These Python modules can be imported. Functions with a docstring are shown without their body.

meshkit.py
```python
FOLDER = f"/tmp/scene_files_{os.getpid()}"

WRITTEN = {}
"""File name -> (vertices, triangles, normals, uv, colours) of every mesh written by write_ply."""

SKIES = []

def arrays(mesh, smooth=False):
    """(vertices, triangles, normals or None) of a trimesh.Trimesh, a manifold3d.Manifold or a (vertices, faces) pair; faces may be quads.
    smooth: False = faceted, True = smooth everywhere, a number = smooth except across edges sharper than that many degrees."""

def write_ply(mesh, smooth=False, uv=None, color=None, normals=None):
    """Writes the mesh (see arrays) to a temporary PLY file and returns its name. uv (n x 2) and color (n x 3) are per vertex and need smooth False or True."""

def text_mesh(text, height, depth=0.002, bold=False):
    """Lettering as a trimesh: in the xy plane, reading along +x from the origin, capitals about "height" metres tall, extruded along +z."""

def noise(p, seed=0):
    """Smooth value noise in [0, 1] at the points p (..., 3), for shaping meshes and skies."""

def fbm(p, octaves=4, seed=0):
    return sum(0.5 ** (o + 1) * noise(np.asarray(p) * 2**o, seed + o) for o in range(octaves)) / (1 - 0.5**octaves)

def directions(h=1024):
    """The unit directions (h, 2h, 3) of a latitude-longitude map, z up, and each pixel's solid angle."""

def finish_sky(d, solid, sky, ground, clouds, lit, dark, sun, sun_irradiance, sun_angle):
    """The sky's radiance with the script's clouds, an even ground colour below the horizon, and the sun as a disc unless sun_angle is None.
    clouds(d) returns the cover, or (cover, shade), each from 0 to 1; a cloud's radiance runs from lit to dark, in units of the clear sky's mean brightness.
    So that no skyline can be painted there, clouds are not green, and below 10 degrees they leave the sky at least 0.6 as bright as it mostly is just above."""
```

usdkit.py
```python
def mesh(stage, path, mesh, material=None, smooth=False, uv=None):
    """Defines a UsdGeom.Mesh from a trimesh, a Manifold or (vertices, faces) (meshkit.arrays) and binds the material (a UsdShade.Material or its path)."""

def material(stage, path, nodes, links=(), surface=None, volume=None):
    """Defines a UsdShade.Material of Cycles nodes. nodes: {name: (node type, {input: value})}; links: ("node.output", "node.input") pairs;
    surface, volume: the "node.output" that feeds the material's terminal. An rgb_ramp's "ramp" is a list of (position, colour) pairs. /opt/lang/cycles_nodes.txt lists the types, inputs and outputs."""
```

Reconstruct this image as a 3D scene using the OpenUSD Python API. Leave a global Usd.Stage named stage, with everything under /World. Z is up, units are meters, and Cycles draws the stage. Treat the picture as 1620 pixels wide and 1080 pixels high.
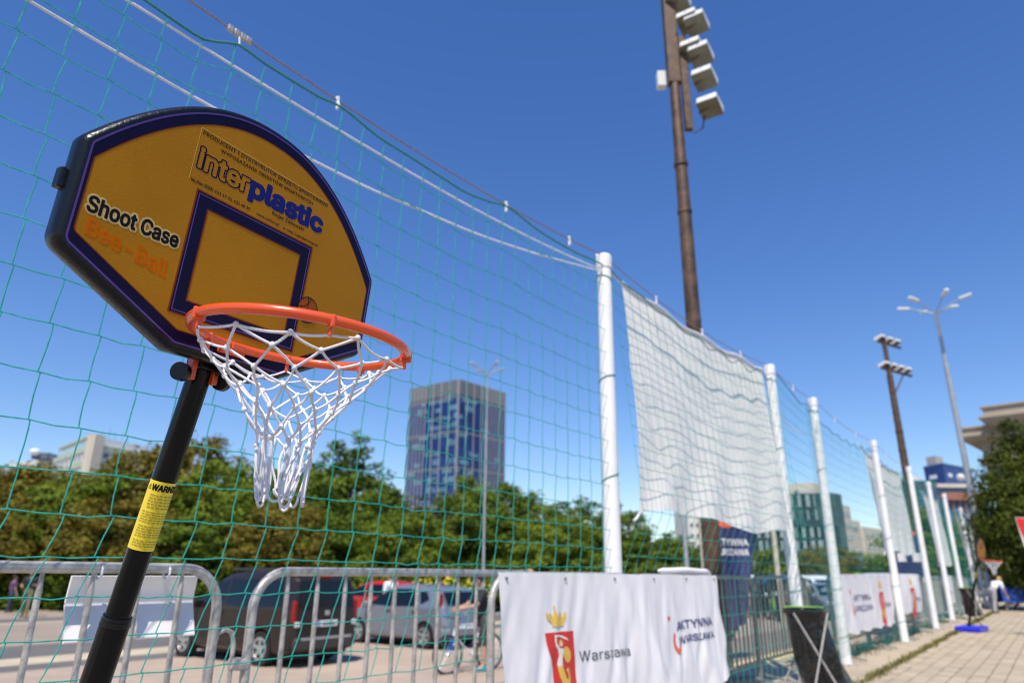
import math, random, glob
import numpy as np, trimesh, manifold3d, shapely, usdkit, meshkit
from shapely.geometry import Polygon, Point, LineString, box as sbox, MultiPolygon
from shapely import affinity
from shapely.ops import unary_union
from pxr import Usd, UsdGeom, UsdLux, UsdShade, Gf, Sdf, Vt

stage = Usd.Stage.CreateInMemory()
UsdGeom.SetStageUpAxis(stage, 'Z'); UsdGeom.SetStageMetersPerUnit(stage, 1.0)
world = UsdGeom.Xform.Define(stage, '/World'); stage.SetDefaultPrim(world.GetPrim())
RNG = np.random.default_rng(11); rnd = random.Random(5)

# ------------------------------------------------------------------ camera, sky, sun, exposure
FPX, CX, CY = 1096., 810., 540.                     # photograph: 1620 x 1080
_u = np.array([26., 3280., FPX]); _u /= np.linalg.norm(_u)
_F = np.array([0, 0, 1.]) - _u[2] * _u; _F /= np.linalg.norm(_F)
CM = np.array([np.cross(_u, _F), _F, _u])           # camera axes (right, up, forward) -> world
EYE = np.array([0, 0, 1.15])
cam = UsdGeom.Camera.Define(stage, '/World/camera')
_r, _up, _bk = CM @ [1, 0, 0], CM @ [0, 1, 0], -(CM @ [0, 0, 1])
cam.AddTransformOp().Set(Gf.Matrix4d(*_r, 0, *_up, 0, *_bk, 0, *EYE, 1))
cam.CreateHorizontalApertureAttr(36.0); cam.CreateVerticalApertureAttr(24.0)
cam.CreateFocalLengthAttr(36.0 * FPX / 1620); cam.CreateClippingRangeAttr((0.05, 5000))
cam.CreateFStopAttr(2.8); cam.CreateFocusDistanceAttr(1.55)
cam.CreateExposureAttr(0.37)
SUN_EL = math.radians(60); _h = np.array([-.171, -.985]); _h /= np.linalg.norm(_h)
SUN = np.array([_h[0] * math.cos(SUN_EL), _h[1] * math.cos(SUN_EL), math.sin(SUN_EL)])
sky = UsdLux.DomeLight.Define(stage, '/World/sky')
skymat = usdkit.material(stage, '/World/Looks/sky_air', {
    's': ('sky_texture', {'sky_type': 'single_scattering', 'sun_disc': False, 'sun_elevation': SUN_EL, 'sun_rotation': math.atan2(_h[0], _h[1]), 'air_density': 1.0, 'aerosol_density': 0.06, 'ozone_density': 3.0}),
    'h': ('hsv', {'saturation': 1.33, 'value': 1.0, 'hue': 0.514}),
    'g': ('gamma', {'gamma': .88}),
    'b': ('background_shader', {'strength': 0.15})}, [('s.color', 'g.color'), ('g.color', 'h.color'), ('h.color', 'b.color')], surface='b.background')
UsdShade.MaterialBindingAPI.Apply(sky.GetPrim()).Bind(skymat)
sky.GetPrim().SetCustomDataByKey('kind', 'structure')
sun = UsdLux.DistantLight.Define(stage, '/World/sun')
sun.CreateNormalizeAttr(True); sun.CreateIntensityAttr(1.05); sun.CreateAngleAttr(0.53); sun.CreateColorAttr((1.0, .945, .85))
_z = SUN; _x = np.cross([0, 0, 1.], _z); _x /= np.linalg.norm(_x); _y = np.cross(_z, _x)
sun.AddTransformOp().Set(Gf.Matrix4d(*_x, 0, *_y, 0, *_z, 0, 0, 0, 30, 1))

# ------------------------------------------------------------------ placing: sight lines measured off the photograph
def ray(x, y): return CM @ np.array([x - CX, CY - y, FPX])
def at(x, y, Y):
    d = ray(x, y); return EYE + d * Y / d[1]
def at_height(x, y, z):
    d = ray(x, y); return EYE + d * (z - EYE[2]) / d[2]
FD = np.array([.6, .8, 0]); FN = np.array([-.8, .6, 0])      # along the fence, away behind it
P1 = np.array([.783, 5.42, 0])
def fp(s, off=0., z=0.): return P1 + FD * s + FN * off + np.array([0, 0, z])
def on_fence(x, y, off=0.):
    d = ray(x, y); t = np.dot(P1 + FN * off - EYE, FN) / np.dot(d, FN); X = EYE + d * t
    return float(np.dot(X - P1, FD)), float(X[2])
STREET = -.65
def ground_z(off): return 0. if off < 1.15 else max(STREET, STREET * (off - 1.15) / 4.35)

# ------------------------------------------------------------------ names, things, meshes
USED = {}
def numbered(parent, name):
    k = (parent, name); n = USED.get(k, -1) + 1; USED[k] = n
    return name if n == 0 else f'{name}_{n:03d}'
def setd(p, label=None, cat=None, group=None, kind=None):
    for k, v in (('label', label), ('category', cat), ('group', group), ('kind', kind)):
        if v: p.SetCustomDataByKey(k, v)
    return p
def thing(name, label, cat, loc=(0, 0, 0), rz=0., group=None, scale=None):
    x = UsdGeom.Xform.Define(stage, '/World/' + numbered('/World', name))
    x.AddTranslateOp().Set(Gf.Vec3d(*map(float, loc))); x.AddRotateZOp().Set(float(rz))
    x.AddScaleOp().Set(Gf.Vec3f(*(scale or (1, 1, 1))))
    return setd(x.GetPrim(), label, cat, group)
def obj(name, mesh, m, parent=None, label=None, smooth=False, kind=None, cat=None, group=None):
    base = str(parent.GetPath()) if parent is not None else '/World'
    if isinstance(mesh, MB): mesh = mesh.get()
    g = usdkit.mesh(stage, base + '/' + numbered(base, name), mesh, m, smooth=smooth)
    return setd(g.GetPrim(), label, cat, group, kind)
def dup(root, loc, rz, label, group=None, scale=None, name=None):
    was = root.GetCustomData()
    nm = name or root.GetName()
    if nm[-4:-3] == '_' and nm[-3:].isdigit(): nm = nm[:-4]
    r = thing(nm, label, was['category'], loc, rz, group or was.get('group'), scale)
    r.GetReferences().AddInternalReference(root.GetPath()); r.SetInstanceable(True)
    return r

class MB:
    def __init__(self): self.v, self.f, self.n = [], [], 0
    def add(self, v, f):
        v = np.asarray(v, float); f = np.asarray(f, int)
        if f.shape[1] == 4: f = np.vstack([f[:, [0, 1, 2]], f[:, [0, 2, 3]]])
        self.v.append(v); self.f.append(f + self.n); self.n += len(v); return self
    def mesh(self, m, T=None):
        v = np.array(m.vertices)
        if T is not None: v = v @ np.asarray(T)[:3, :3].T + np.asarray(T)[:3, 3]
        return self.add(v, m.faces)
    def box(self, c, size, ax=None):
        s = np.array(size, float) / 2
        q = np.array([[x, y, z] for x in (-1, 1) for y in (-1, 1) for z in (-1, 1)], float) * s
        if ax is not None: q = q @ np.asarray(ax)           # rows = axes
        F = [[0, 1, 3, 2], [4, 6, 7, 5], [0, 4, 5, 1], [2, 3, 7, 6], [0, 2, 6, 4], [1, 5, 7, 3]]
        return self.add(q + np.asarray(c, float), F)
    def tube(self, pts, r, sides=6, cap=True):
        p = np.asarray(pts, float); n = len(p); r = np.broadcast_to(np.asarray(r, float), (n,))
        t = np.gradient(p, axis=0); t /= np.linalg.norm(t, axis=1, keepdims=True) + 1e-12
        a = np.cross(t[0], [0, 0, 1.] if abs(t[0][2]) < .9 else [1., 0, 0]); a /= np.linalg.norm(a)
        A = []
        for i in range(n):
            a = a - t[i] * np.dot(a, t[i]); a /= np.linalg.norm(a) + 1e-12; A.append(a)
        A = np.array(A); B = np.cross(t, A); g = np.arange(sides) * 2 * np.pi / sides
        v = p[:, None] + r[:, None, None] * (np.cos(g)[None, :, None] * A[:, None] + np.sin(g)[None, :, None] * B[:, None])
        i, j = np.meshgrid(np.arange(n - 1), np.arange(sides), indexing='ij')
        q = np.stack([i * sides + j, i * sides + (j + 1) % sides, (i + 1) * sides + (j + 1) % sides, (i + 1) * sides + j], -1).reshape(-1, 4)
        v = v.reshape(-1, 3)
        f = np.vstack([q[:, [0, 1, 2]], q[:, [0, 2, 3]]])
        if cap:
            k = len(v); v = np.vstack([v, p[0], p[-1]])
            j = np.arange(sides)
            f = np.vstack([f, np.stack([np.full(sides, k), (j + 1) % sides, j], 1), np.stack([np.full(sides, k + 1), (n - 1) * sides + j, (n - 1) * sides + (j + 1) % sides], 1)])
        return self.add(v, f)
    def grid(self, P):                                       # P[nu, nv, 3]
        nu, nv = P.shape[:2]; i, j = np.meshgrid(np.arange(nu - 1), np.arange(nv - 1), indexing='ij')
        q = np.stack([i * nv + j, (i + 1) * nv + j, (i + 1) * nv + j + 1, i * nv + j + 1], -1).reshape(-1, 4)
        return self.add(P.reshape(-1, 3), q)
    def ball(self, c, r, sub=1, scale=(1, 1, 1)):
        m = trimesh.creation.icosphere(sub, 1.0); return self.add(m.vertices * np.array(scale) * r + np.asarray(c), m.faces)
    def get(self):
        return trimesh.Trimesh(np.vstack(self.v), np.vstack(self.f), process=False)

def polys(g):
    if g.is_empty: return []
    return [p for p in (g.geoms if hasattr(g, 'geoms') else [g]) if isinstance(p, Polygon) and p.area > 1e-9]
def extrude(g, depth, z0=0.):
    mb = MB()
    for p in polys(g):
        m = trimesh.creation.extrude_polygon(p, depth, engine='earcut'); v = np.array(m.vertices); v[:, 2] += z0; mb.add(v, m.faces)
    return mb.get()
def frame4(x, y, z, o):
    T = np.eye(4); T[:3, 0], T[:3, 1], T[:3, 2], T[:3, 3] = x, y, z, o; return T
def tr(m, T):
    return trimesh.Trimesh(np.array(m.vertices) @ T[:3, :3].T + T[:3, 3], m.faces, process=False)
def rbox(c, size, r, ax=None, seg=2):
    """box with rounded edges (hull of corner balls)"""
    s = np.maximum(np.array(size, float) / 2 - r, 1e-4); b = trimesh.creation.icosphere(seg, r).vertices
    pts = np.vstack([b + np.array([x, y, z]) * s for x in (-1, 1) for y in (-1, 1) for z in (-1, 1)])
    m = trimesh.convex.convex_hull(pts); v = np.array(m.vertices)
    if ax is not None: v = v @ np.asarray(ax)
    return trimesh.Trimesh(v + np.asarray(c, float), m.faces, process=False)

_FONT = None
def glyphs(text, stroke=0):
    """shapely outline of TEXT, capitals 1 high, from x=0, baseline y=0"""
    global _FONT
    from PIL import Image, ImageDraw, ImageFont
    if _FONT is None: _FONT = ImageFont.truetype(glob.glob('/opt/blender-*/*/datafiles/fonts/Inter.woff2')[0], 96)
    x0, y0, x1, y1 = _FONT.getbbox(text, anchor='ls', stroke_width=stroke)
    im = Image.new('L', (x1 - x0 + 8, y1 - y0 + 8))
    ImageDraw.Draw(im).text((4 - x0, 4 - y0), text, 255, _FONT, anchor='ls', stroke_width=stroke)
    on = np.pad(np.asarray(im) > 127, ((0, 0), (1, 1))).astype(np.int8)
    rows, st = np.nonzero(np.diff(on, axis=1) == 1); en = np.nonzero(np.diff(on, axis=1) == -1)[1]
    g = shapely.union_all(shapely.box(st, -rows - 1., en, -rows)).buffer(.6).buffer(-.6).simplify(.7)
    s = 1 / 70.
    return affinity.affine_transform(g, [s, 0, 0, s, -4 * s, (4 - y0) * s])
def text_fit(text, x0, x1, y, h, stroke=0, slope=0.):
    g = glyphs(text, stroke); b = g.bounds
    g = affinity.affine_transform(g, [(x1 - x0) / (b[2] - b[0]), 0, 0, h, x0 - b[0] * (x1 - x0) / (b[2] - b[0]), y])
    return affinity.affine_transform(g, [1, 0, slope, 1, 0, -slope * x0]) if slope else g

# ------------------------------------------------------------------ materials
MATS = {}
def mat(name, col, rough=.5, metal=0., var=.12, scale=6., bump=0., bscale=60., spec=.5, coat=0., detail=4., col2=None, trans=0., sheen=0., space='object'):
    if name in MATS: return MATS[name]
    c = np.array(col, float); lo = np.clip(c * (1 - var), 0, 1); hi = np.clip(np.array(col2, float) if col2 is not None else c * (1 + var), 0, 1)
    nodes = {'t': ('texture_coordinate', {}), 'n': ('noise_texture', {'scale': scale, 'detail': detail, 'roughness': .6}),
             'r': ('rgb_ramp', {'ramp': [(.3, lo), (.7, hi)]}),
             'p': ('principled_bsdf', {'roughness': rough, 'metallic': metal, 'specular_ior_level': spec, 'coat_weight': coat, 'sheen_weight': sheen})}
    src = 't.object'
    links = [(src, 'n.vector'), ('n.fac', 'r.fac'), ('r.color', 'p.base_color')]
    if bump:
        nodes['bn'] = ('noise_texture', {'scale': bscale, 'detail': 3.}); nodes['b'] = ('bump', {'strength': bump, 'distance': .02})
        links += [(src, 'bn.vector'), ('bn.fac', 'b.height'), ('b.normal', 'p.normal')]
    out = 'p.BSDF'
    if trans:
        nodes['tl'] = ('translucent_bsdf', {}); nodes['mx'] = ('mix_closure', {'fac': trans})
        links += [('r.color', 'tl.color'), ('p.BSDF', 'mx.closure1'), ('tl.BSDF', 'mx.closure2')]; out = 'mx.closure'
    MATS[name] = usdkit.material(stage, '/World/Looks/' + name, nodes, links, surface=out); return MATS[name]
def leafmat(name, a, b, c, trans=.3):
    MATS[name] = usdkit.material(stage, '/World/Looks/' + name, {
        'g': ('geometry', {}), 't': ('texture_coordinate', {}), 'n': ('noise_texture', {'scale': .9, 'detail': 3.}), 'm': ('math', {'math_type': 'multiply_add', 'value2': .45}),
        'm2': ('math', {'math_type': 'multiply', 'value2': .75}),
        'r': ('rgb_ramp', {'ramp': [(.25, a), (.5, b), (.75, c)]}), 'd': ('principled_bsdf', {'roughness': .6, 'specular_ior_level': .12}),
        'tl': ('translucent_bsdf', {}), 'mx': ('mix_closure', {'fac': trans})},
        [('t.object', 'n.vector'), ('g.random_per_island', 'm.value1'), ('n.fac', 'm2.value1'), ('m2.value', 'm.value3'), ('m.value', 'r.fac'), ('r.color', 'd.base_color'), ('r.color', 'tl.color'), ('d.BSDF', 'mx.closure1'), ('tl.BSDF', 'mx.closure2')], surface='mx.closure')
    return MATS[name]
def brickmat(name, c1, c2, mortar, bw, rh, rough=.85, rot=0., ms=.012):
    MATS[name] = usdkit.material(stage, '/World/Looks/' + name, {
        't': ('geometry', {}), 'mp': ('mapping', {'rotation': (0, 0, rot)}), 'k': ('brick_texture', {'color1': c1, 'color2': c2, 'mortar': mortar, 'scale': 1., 'mortar_size': ms, 'brick_width': bw, 'row_height': rh}),
        'n': ('noise_texture', {'scale': .35, 'detail': 6., 'roughness': .65}), 'r': ('rgb_ramp', {'ramp': [(.3, (.72, .72, .72)), (.7, (1, 1, 1))]}),
        'x': ('mix', {'mix_type': 'multiply', 'fac': 1.}), 'p': ('principled_bsdf', {'roughness': rough})},
        [('t.position', 'mp.vector'), ('mp.vector', 'k.vector'), ('t.position', 'n.vector'), ('n.fac', 'r.fac'), ('k.color', 'x.color1'), ('r.color', 'x.color2'), ('x.color', 'p.base_color')], surface='p.BSDF')
    return MATS[name]
FROT = -math.atan2(.8, .6)
m_black = mat('black_plastic', (.005, .005, .006), .30, var=.3, bump=.10, bscale=90, spec=.35)
m_blackpaint = mat('black_paint', (.003, .003, .003), .18, var=.2, spec=.28)
m_navyprint = mat('navy_print', (.006, .0025, .028), .4, var=.2, scale=14, spec=.15)
m_purple = mat('violet_print', (.10, .035, .22), .3)
m_orangeprint = mat('amber_print', (.47, .185, .002), .42, var=.05, scale=5, bump=.05, bscale=240, col2=(.52, .21, .003), spec=.14)
m_redline = mat('rust_red_print', (.26, .045, .006), .5, spec=.08)
m_lightline = mat('pale_amber_print', (.80, .45, .05), .35)
m_halo = mat('pale_halo_print', (.72, .50, .18), .5, var=.2, scale=60, spec=.1)
m_blackprint = mat('black_print', (.010, .008, .009), .5, spec=.12)
m_blueprint = mat('blue_print', (.008, .011, .14), .4, spec=.2)
m_beeball = mat('dark_orange_print', (.66, .14, .002), .5, var=.12, scale=40, spec=.04)
m_ballprint = mat('ball_brown_print', (.36, .08, .008), .5, spec=.08)
m_rim = mat('orange_enamel', (.78, .085, .012), .25, var=.06, coat=.4)
m_cordwhite = mat('white_cord', (.86, .84, .86), .7, var=.06, bump=.2, bscale=500, trans=.12)
m_yellow = mat('yellow_label', (.85, .62, .03), .4, var=.04)
m_net = mat('green_net_cord', (.014, .31, .23), .6, var=.25, scale=30, col2=(.03, .42, .32), spec=.3)
m_netrope = mat('green_net_rope', (.02, .18, .14), .7, var=.4, scale=120)
m_galv = mat('galvanised_steel', (.44, .41, .37), .45, metal=.35, var=.3, scale=26, bump=.1, bscale=80)
m_galvdark = mat('weathered_steel', (.24, .225, .20), .5, metal=.35, var=.3, scale=20)
m_postwhite = mat('white_post_paint', (.90, .875, .83), .45, var=.14, scale=3.5, bump=.08, detail=9., col2=(.93, .905, .865))
m_cable = mat('rusty_cable', (.30, .17, .10), .6, metal=.3, var=.3, scale=60)
m_sheet = mat('white_windbreak_fabric', (.94, .88, .80), .8, var=.04, scale=3, bump=.1, bscale=180, trans=.14)
m_banner = mat('white_banner_fabric', (.90, .85, .83), .65, var=.03, scale=4, trans=.15)
m_redprint = mat('red_print', (.66, .03, .02), .55, var=.06)
m_goldprint = mat('gold_print', (.80, .50, .08), .55, var=.08)
m_paleprint = mat('pale_flesh_print', (.85, .76, .68), .55)
m_darkprint = mat('charcoal_print', (.05, .05, .055), .55)
m_navytext = mat('navy_text_print', (.03, .035, .16), .55)
m_orangeprint2 = mat('vermilion_print', (.80, .13, .05), .55)
m_navyflag = mat('navy_flag_fabric', (.035, .04, .14), .6, var=.1, trans=.15)
m_rust = mat('rust_brown_steel', (.085, .048, .028), .55, metal=.2, var=.45, scale=7, col2=(.15, .085, .05), bump=.15, bscale=40)
m_lampwhite = mat('floodlight_housing', (.72, .71, .66), .4, var=.06)
m_lampglass = mat('floodlight_glass', (.16, .15, .10), .3, var=.25, spec=.5)
m_grey = mat('grey_lamp_paint', (.36, .38, .40), .45, metal=.2, var=.12)
m_concrete = mat('concrete', (.43, .345, .24), .85, var=.16, scale=1.2, bump=.25, bscale=30, detail=8.)
m_paver = [mat(f'paving_block_{n}', c, .85, var=.14, scale=3.5, bump=.2, bscale=60, detail=7.) for n, c in (('sand', (.41, .325, .22)), ('tan', (.38, .30, .205)), ('pale', (.44, .355, .245)))]
m_joint = mat('sandy_joint', (.20, .165, .12), .95, var=.3, scale=20)
m_grass = leafmat('dry_grass_blades', (.12, .12, .02), (.20, .17, .04), (.28, .24, .08), .2)
m_road = mat('road_surface', (.25, .205, .165), .85, var=.12, scale=.6, detail=8.)
m_asphalt = mat('asphalt', (.14, .128, .118), .85, var=.15, scale=.5, detail=8.)
m_kerb = mat('pale_kerb_stone', (.52, .43, .29), .85, var=.15, scale=2)
m_yellowkerb = mat('yellowish_kerb_stone', (.60, .47, .24), .85, var=.15, scale=2)
m_park = brickmat('parking_paving', (.52, .395, .295), (.475, .36, .27), (.40, .32, .235), .6, .3, rot=FROT)
m_plaza2 = brickmat('far_paving', (.40, .315, .24), (.37, .29, .22), (.28, .22, .17), .4, .3, rot=FROT)
m_soil = mat('park_soil', (.10, .09, .05), .95, var=.3, scale=.5)
m_farground = mat('far_ground', (.24, .21, .16), .9, var=.2, scale=.05)
m_rubber = mat('tyre_rubber', (.012, .012, .012), .8)
m_alloy = mat('wheel_alloy', (.62, .62, .62), .3, metal=.8)
m_carglass = mat('car_glass', (.006, .010, .014), .08, spec=.4, var=.1)
m_taillight = mat('tail_light_red', (.26, .008, .006), .2, spec=.5)
m_clearlight = mat('head_light_clear', (.6, .6, .6), .12, spec=.8)
m_plate = mat('number_plate_white', (.78, .78, .78), .4); m_plateblue = mat('number_plate_blue', (.02, .06, .45), .4)
m_bumper = mat('dark_bumper_plastic', (.04, .038, .036), .5)
m_skin = mat('skin', (.50, .27, .18), .6); m_hairb = mat('fair_hair', (.45, .28, .12), .7); m_hairdark = mat('dark_hair', (.03, .02, .015), .7)
m_bag = mat('black_bin_bag', (.006, .006, .0065), .13, var=.2, bump=.9, bscale=16, spec=.6, coat=.3)
m_lime = mat('lime_plastic', (.20, .40, .04), .5)
m_bluebase = mat('blue_plastic', (.02, .025, .55), .35, var=.08)
m_bark = mat('bark', (.09, .07, .05), .9, var=.3, scale=8)

# ------------------------------------------------------------------ ground
def strip(name, o0, o1, z0, z1, m, s0=-60, s1=160, n=1, thick=0.):
    mb = MB(); ss = np.linspace(s0, s1, 45)
    P = np.array([[fp(s, o, z) for o, z in ((o0, z0), (o1, z1))] for s in ss]); P = P[:, ::-1]
    mb.grid(P[:, ::-1]); g = mb.get()
    if np.cross(g.vertices[g.faces[0][1]] - g.vertices[g.faces[0][0]], g.vertices[g.faces[0][2]] - g.vertices[g.faces[0][0]])[2] < 0: g.invert()
    return obj(name, g, m, kind='structure')
GRASS_OFF = -.60
strip('paved_ground', -2.6 - 30, GRASS_OFF - .05, -.02, -.02, m_joint)
strip('pavement', GRASS_OFF - .05, .80, 0., 0., m_concrete)
kerb = MB()
for i in range(60):
    s = -8 + i * 1.0; kerb_c = fp(s + .5, .975, -.05); 
    kerb.box(kerb_c, (.985, .345, .118), ax=(FD, FN, (0, 0, 1)))
obj('kerb', kerb, m_yellowkerb, kind='structure')
strip('road', 1.15, 5.5, 0.0, STREET, m_road)
strip('parking_ground', 5.5, 13.2, STREET, STREET, m_park)
strip('asphalt_road', 13.2, 14.25, STREET - .004, STREET - .004, m_asphalt)
strip('road_margin', 14.25, 15.5, STREET, STREET, m_kerb)
strip('asphalt_road', 15.5, 18.5, STREET - .004, STREET - .004, m_asphalt)
strip('pavement', 18.5, 27.0, STREET, STREET, m_plaza2)
strip('road_margin', 27.0, 27.4, STREET + .004, STREET + .004, m_kerb)
strip('asphalt_road', 27.4, 29.7, STREET, STREET, m_asphalt)
strip('pavement', 29.7, 37.5, STREET, STREET, m_plaza2)
strip('park_ground', 37.5, 70, STREET, STREET, m_soil)
far = MB()
for (a, b, c, d) in ((-1500, 1500, 70, 1500),):
    far.grid(np.array([[fp(s, o, STREET - .01) for o in (c, d)] for s in np.linspace(a, b, 9)]))
far.grid(np.array([[fp(s, o, STREET - .03) for o in (-1500, -32.6)] for s in np.linspace(-1500, 1500, 9)]))
far.grid(np.array([[fp(s, o, STREET - .03) for o in (-32.6, 70)] for s in np.linspace(160, 1500, 9)]))
far.grid(np.array([[fp(s, o, STREET - .03) for o in (-32.6, 70)] for s in np.linspace(-1500, -60, 9)]))
fg = far.get(); n = np.cross(fg.vertices[fg.faces[:, 1]] - fg.vertices[fg.faces[:, 0]], fg.vertices[fg.faces[:, 2]] - fg.vertices[fg.faces[:, 0]])
fg.faces[n[:, 2] < 0] = fg.faces[n[:, 2] < 0][:, ::-1]
obj('far_ground', fg, m_farground, kind='structure')

# paving blocks in rows along the fence
pav = stage.GetPrimAtPath('/World/paved_ground')
blocks = []
PW, PL = .18, .27
for r in range(40):
    o = GRASS_OFF - .05 - PW / 2 - r * PW
    for k in range(180):
        s = 3.0 + (k + .5 * (r % 2)) * PL
        c = fp(s, o)
        blocks.append((c[0] ** 2 + c[1] ** 2, c, (r * 7 + k * 13 + (r * k) % 5) % 3))
def in_view(c):
    d = (c - EYE) @ CM; return d[2] > 0 and abs(d[0] / d[2]) < .78 and -.53 < d[1] / d[2]
vis = sorted([b for b in blocks if in_view(b[1])], key=lambda b: b[0])
def block_mesh(c, mb=None):
    mb = mb or MB(); dz = rnd.uniform(-.003, .002)
    w, l, t = PW - .010, PL - .005, .05
    for (sx, sz) in ((1, 0),):
        q = np.array([[-l/2, -w/2, -t], [l/2, -w/2, -t], [l/2, w/2, -t], [-l/2, w/2, -t], [-l/2, -w/2, -.006], [l/2, -w/2, -.006], [l/2, w/2, -.006], [-l/2, w/2, -.006],
                      [-l/2+.006, -w/2+.006, 0], [l/2-.006, -w/2+.006, 0], [l/2-.006, w/2-.006, 0], [-l/2+.006, w/2-.006, 0]])
        q = q @ np.array([FD, FN, [0, 0, 1]]) + c + [0, 0, dz]
        F = [[0, 1, 5, 4], [1, 2, 6, 5], [2, 3, 7, 6], [3, 0, 4, 7], [4, 5, 9, 8], [5, 6, 10, 9], [6, 7, 11, 10], [7, 4, 8, 11], [8, 9, 10, 11]]
        mb.add(q, F)
    return mb
for _, c, v in vis[:290]: obj('paving_block', block_mesh(c), m_paver[v], pav)
rest = [MB(), MB(), MB()]
for _, c, v in vis[290:]: block_mesh(c, rest[v])
for v in range(3):
    if rest[v].n: obj('paving_blocks', rest[v], m_paver[v], pav, kind='stuff')
# dry grass along the joint
gb = MB()
def blade(c, h, w, lean):
    a = rnd.uniform(0, 6.28); d = np.array([math.cos(a), math.sin(a), 0]); e = np.array([-d[1], d[0], 0])
    gb.add([c - e * w, c + e * w, c + d * lean * .4 + e * w * .7 + [0, 0, h * .6], c + d * lean * .4 - e * w * .7 + [0, 0, h * .6], c + d * lean + [0, 0, h]], [[0, 1, 2], [0, 2, 3], [3, 2, 4]])
for i in range(12000):
    s = rnd.uniform(2.5, 40); dens = meshkit.noise(np.array([s * 1.3, 0.2, .5])); wdt = .015 + .075 * dens
    if rnd.random() < .2 + dens: blade(fp(s, GRASS_OFF - .02 + rnd.gauss(0, wdt * .75), -.01), rnd.uniform(.02, .07), rnd.uniform(.003, .008), rnd.uniform(.01, .06))
for i in range(7000):
    s = rnd.uniform(6, 40); blade(fp(s, rnd.gauss(.2, .16), -.003), rnd.uniform(.02, .08), rnd.uniform(.003, .008), rnd.uniform(.01, .05))
obj('grass', gb, m_grass, kind='stuff', label='dry yellowish grass growing in the pavement joint and under the barriers', cat='grass')

# ------------------------------------------------------------------ the basketball stand
def frame_of(yaw, tilt, roll):
    h = np.array([math.sin(yaw), math.cos(yaw), 0]); n = np.array([math.cos(yaw), -math.sin(yaw), 0]); k = np.array([0, 0, 1.])
    n2 = n * math.cos(tilt) - k * math.sin(tilt); k2 = k * math.cos(tilt) + n * math.sin(tilt)
    return h * math.cos(roll) + k2 * math.sin(roll), n2, k2 * math.cos(roll) - h * math.sin(roll)
BP = np.array([-.5724, 1.3732, 1.7531]); bh, bn, bk = frame_of(.5372, .123, .0059)
def bpt(x, y, z=0.): return BP + bh * x + bk * y + bn * z
pole_d = bpt(0, -.848, -.198) - bpt(0, -.193, -.082); pole_d /= np.linalg.norm(pole_d)
pole_top = bpt(0, -.193, -.082)
BASE = pole_top + pole_d * ((.10 - pole_top[2]) / pole_d[2]); BASE = np.array([BASE[0], BASE[1], 0.])
hoop = thing('basketball_stand', 'near mini basketball hoop on a black leaning pole with amber backboard in the foreground', 'basketball hoop', BASE, group=None)
def W(m):                                            # world mesh -> the stand's own space
    if isinstance(m, MB): m = m.get()
    return trimesh.Trimesh(np.array(m.vertices) - BASE, m.faces, process=False)
BT = frame4(bh, bk, bn, BP)
def arc_outline(hw, zlo, zhi, ztop, bx, bz, n=40):
    """half width, lower and upper side corner, crown, bottom corner"""
    t = np.linspace(1, -1, n); 
    top = [(hw * q, zhi + (ztop - zhi) * (1 - abs(q) ** 2.15)) for q in t]
    return Polygon([(-bx, bz), (bx, bz), (hw, zlo)] + top + [(-hw, zlo)])
face_o = arc_outline(.364, -.068, .119, .338, .128, -.186).buffer(-.018, join_style=1).buffer(.018, join_style=1)
amber_o = arc_outline(.354, -.047, .093, .313, .128, -.160).buffer(-.012, join_style=1).buffer(.012, join_style=1)
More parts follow.
